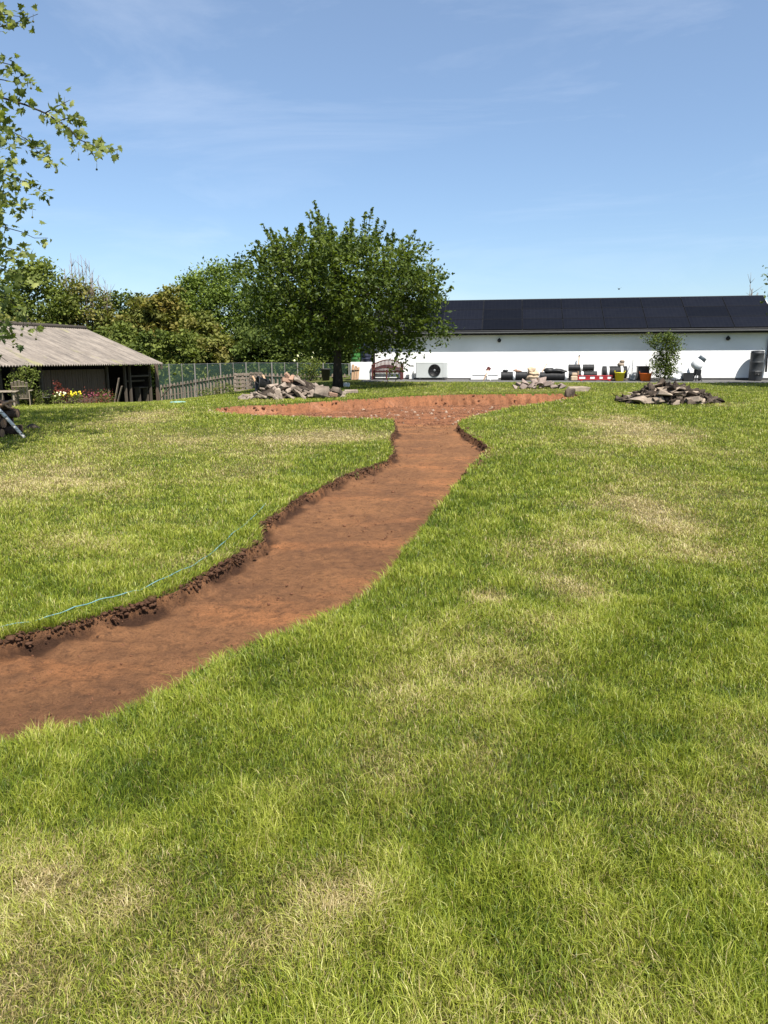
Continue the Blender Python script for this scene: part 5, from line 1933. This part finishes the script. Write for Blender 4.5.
# white sacks, black crate and the mixer right of the sapling
for i, (px, off, z, s_, lab) in enumerate(((676, .8, .16, (.28, .22, .16), 'slumped white woven sack at the foot of the sapling'), (683, .7, .30, (.30, .22, .30), 'bulging white woven sack left of the black crate'))):
    b = MB(); b.lump((0, 0, 0), s_, 80 + i, 3, .2, Matrix.Identity(3)); o = b.build('woven_sack', M['whitebag']); o.location = on_wall(px, off) + Vector((0, 0, z)); o.rotation_euler = (0, 0, ZR)
    tag(o, lab, 'sack', 'white woven sacks by the wall')
p = on_wall(688.5, 1.05); b = MB()
for sx, sy, dx, dy in ((0, -.14, .38, .025), (0, .14, .38, .025), (-.18, 0, .025, .26), (.18, 0, .025, .26)): b.box((sx, sy, .17), (dx, dy, .32), bev=.008)
b.box((0, 0, .03), (.33, .25, .03)); b.box((0, -.145, .335), (.40, .04, .03))
o = b.build('crate', M['coil']); o.location = p; o.rotation_euler = (0, 0, ZR); tag(o, 'low black crate between the white sack and the mixer', 'crate')


def mixer():
    p = on_wall(698, .95)
    rt = thing('cement_mixer', p, 'splashed white cement mixer with a blue grey drum mouth', 'cement mixer', rz=ZR)
    d = MB(); tilt = Matrix.Translation((-.02, 0, .72)) @ Matrix.Rotation(R(38), 4, 'Y') @ Matrix.Translation((0, 0, -.26))
    d.lathe([(.08, 0), (.17, .03), (.21, .06), (.235, .17), (.235, .25), (.21, .30), (.17, .42)], 26, tilt); d.build('drum', M['whitebag'], rt)
    c = MB(); c.lathe([(.172, .421), (.15, .56), (.165, .58), (.13, .57), (.12, .50), (.02, .42)], 26, tilt); c.build('drum_mouth', M['mixerblue'], rt)
    f = MB()
    for sx in (-1, 1):
        f.bar((sx * .12, -.26, .0), (sx * .04, .0, .56), .045); f.bar((sx * .12, .26, .0), (sx * .04, .0, .555), .045)
    f.bar((-.12, -.27, .12), (.12, -.27, .12), .04); f.bar((-.05, 0, .52), (.05, 0, .52), .08)
    f.build('stand', M['black'], rt)
    m = MB(); m.box((-.02, -.03, .36), (.26, .24, .26), bev=.03); m.build('motor', M['fan'], rt)
    w = MB(); w.lathe([(.09, 0), (.11, .02), (.11, .05), (.09, .07)], 18, Matrix.Translation((.12, .30, .11)) @ Matrix.Rotation(R(90), 4, 'Y')); w.build('wheel', M['black'], rt)
    w = MB(); w.lathe([(.09, 0), (.11, .02), (.11, .05), (.09, .07)], 18, Matrix.Translation((-.19, .30, .11)) @ Matrix.Rotation(R(90), 4, 'Y')); w.build('wheel', M['black'], rt)


mixer()


def water_butt():
    off = .42; px = 756; p = on_wall(px, off); r_ = span(749.2, 762.6, off) / 2
    h = wall_z(px, 350.5, off) - p.z
    rt = thing('water_butt', p, 'charcoal ribbed water butt standing against the white wall', 'water butt', rz=ZR)
    b = MB(); prof = [(r_ * .9, 0)]
    for a in (.03, .33, .63): prof += [(r_ * .985, h * a), (r_ * .995, h * (a + .27)), (r_ * 1.02, h * (a + .275)), (r_ * 1.02, h * (a + .292)), (r_ * .985, h * (a + .297))]
    prof += [(r_ * .92, h * .955)]
    b.lathe(prof, 30); b.build('body', M['butt'], rt)
    l = MB(); l.lathe([(r_ * .98, h * .953), (r_ * .98, h * .975), (r_ * .8, h * .99), (.05, h)], 30); l.build('lid', M['butt'], rt)
    t = MB(); t.tube([(0, -r_ * .95, h * .22), (0, -r_ - .08, h * .22), (0, -r_ - .09, h * .17)], .022, 8); t.box((0, -r_ - .06, h * .25), (.09, .03, .025)); t.build('tap', M['black'], rt)
    pl = MB(); pl.box((0, -r_ * .95, h * .25), (.26, .06, .16), bev=.02); pl.build('tap_plate', M['black'], rt)


water_butt()

# sapling before the white wall
p = on_wall(665, 1.35)
hs = wall_z(664, 333, 1.35) - p.z
r = np.random.default_rng(90)
rt = thing('sapling', p, 'slender young tree with open grey green foliage before the white wall', 'sapling')
W = span(646, 684, 1.35)
parts = []; tk = MB()
tk.tube([(0, 0, -.05), (.03, 0, hs * .4), (-.02, 0, hs * .8), (.02, 0, hs * .98)], [.035, .028, .016, .006], 8)
for i in range(46):
    t = .12 + .86 * i / 46
    a = i * 2.4
    ln = W * .5 * (.55 + .55 * math.sin(t * 3.0)) * r.uniform(.5, 1.15) * (1.15 if .55 < t < .85 else .8)
    p0_ = np.array([0.0, 0, hs * t * .92]); d = np.array([math.cos(a), math.sin(a) * .8, .55]); d /= np.linalg.norm(d)
    e = p0_ + d * ln
    tk.tube([tuple(p0_), tuple(e)], [.012, .004], 4)
    m = 75
    u = r.uniform(.30, 1.10, m)[:, None]
    parts.append(leaf_quads(p0_ + d * ln * u + r.normal(size=(m, 3)) * .085, .095, .3, 3000 + i, tint=np.full(m, .4 + .2 * r.normal())))
for i in range(10):
    c = np.array([r.normal() * W * .2, r.normal() * W * .15, r.uniform(.05, .35) * hs])
    parts.append(leaf_quads(c + r.normal(size=(60, 3)) * .11, .09, .3, 3100 + i, tint=np.full(60, .5)))
leaf_obj('foliage', parts, LM['deep'], rt)
tk.build('trunk', M['bark'], rt)

# a bird far off over the roof
p = at(619, 289, 60)
m = MB(); m.lump((0, 0, 0), (.05, .16, .055), 3, 2, .1, Matrix.Identity(3))
m.add([(-.03, .05, .02), (-.03, -.05, .02), (-.20, -.02, .11), (-.18, .03, .11)], [(0, 1, 2, 3), (3, 2, 1, 0)]); m.add([(.03, .05, .02), (.03, -.05, .02), (.20, -.02, .11), (.18, .03, .11)], [(3, 2, 1, 0), (0, 1, 2, 3)])
o = m.build('bird', M['bird']); o.location = p; tag(o, 'tiny dark bird flying high above the solar roof', 'bird')

# ------------------------------------------------------------------ light
az = Vector((.516, -.857, 0)).normalized()
EL = R(57)
sund = Vector((az.x * math.cos(EL), az.y * math.cos(EL), math.sin(EL)))
sl = bpy.data.lights.new('sun', 'SUN'); sl.energy = 4.9; sl.angle = R(.53); sl.color = (1.0, .955, .88)
so = bpy.data.objects.new('sun', sl); COL.objects.link(so)
so.rotation_euler = sund.to_track_quat('Z', 'Y').to_euler()
so.location = (10, -15, 30)

w = bpy.data.worlds.new('World'); SC.world = w; w.use_nodes = True
nt = w.node_tree; nt.nodes.clear()
out = nt.nodes.new('ShaderNodeOutputWorld'); bg = N(nt, 'ShaderNodeBackground', i_Strength=.078)
sky = nt.nodes.new('ShaderNodeTexSky'); sky.sky_type = 'NISHITA'; sky.sun_disc = False
sky.sun_elevation = EL; sky.sun_rotation = math.atan2(az.x, az.y); sky.air_density = 1.0; sky.dust_density = .35; sky.ozone_density = 2.6
tc = nt.nodes.new('ShaderNodeTexCoord')
mp = nt.nodes.new('ShaderNodeMapping'); mp.inputs['Scale'].default_value = (1.2, 1.2, 5.5); mp.inputs['Rotation'].default_value = (R(14), R(10), R(20))
nt.links.new(tc.outputs['Generated'], mp.inputs[0])
n1 = N(nt, 'ShaderNodeTexNoise', i_Scale=1.7, i_Detail=7.0, i_Roughness=.62, i_Distortion=.7); nt.links.new(mp.outputs[0], n1.inputs['Vector'])
f = ramp(nt, n1.outputs['Fac'], [(.50, 0.0), (.85, .17)])
sxyz = nt.nodes.new('ShaderNodeSeparateXYZ'); nt.links.new(tc.outputs['Generated'], sxyz.inputs[0])
up = N(nt, 'ShaderNodeMapRange', i_1=0.0, i_2=.42); nt.links.new(sxyz.outputs[2], up.inputs[0])
tint = mixc(nt, up.outputs[0], (.69, .785, .90), (1.28, 1.19, 1.12))
c = mixc(nt, 1.0, sky.outputs[0], tint, 'MULTIPLY')
c = mixc(nt, f, c, (8.5, 8.8, 9.4))
nt.links.new(c, bg.inputs[0]); nt.links.new(bg.outputs[0], out.inputs[0])

SC.render.engine = 'CYCLES'
SC.cycles.max_bounces = 6; SC.cycles.diffuse_bounces = 3; SC.cycles.transmission_bounces = 4; SC.cycles.transparent_max_bounces = 8
SC.cycles.use_denoising = True
vs = SC.view_settings
vs.view_transform = 'Standard'; vs.look = 'None'; vs.gamma = 1; vs.use_curve_mapping = False; vs.exposure = 1.05
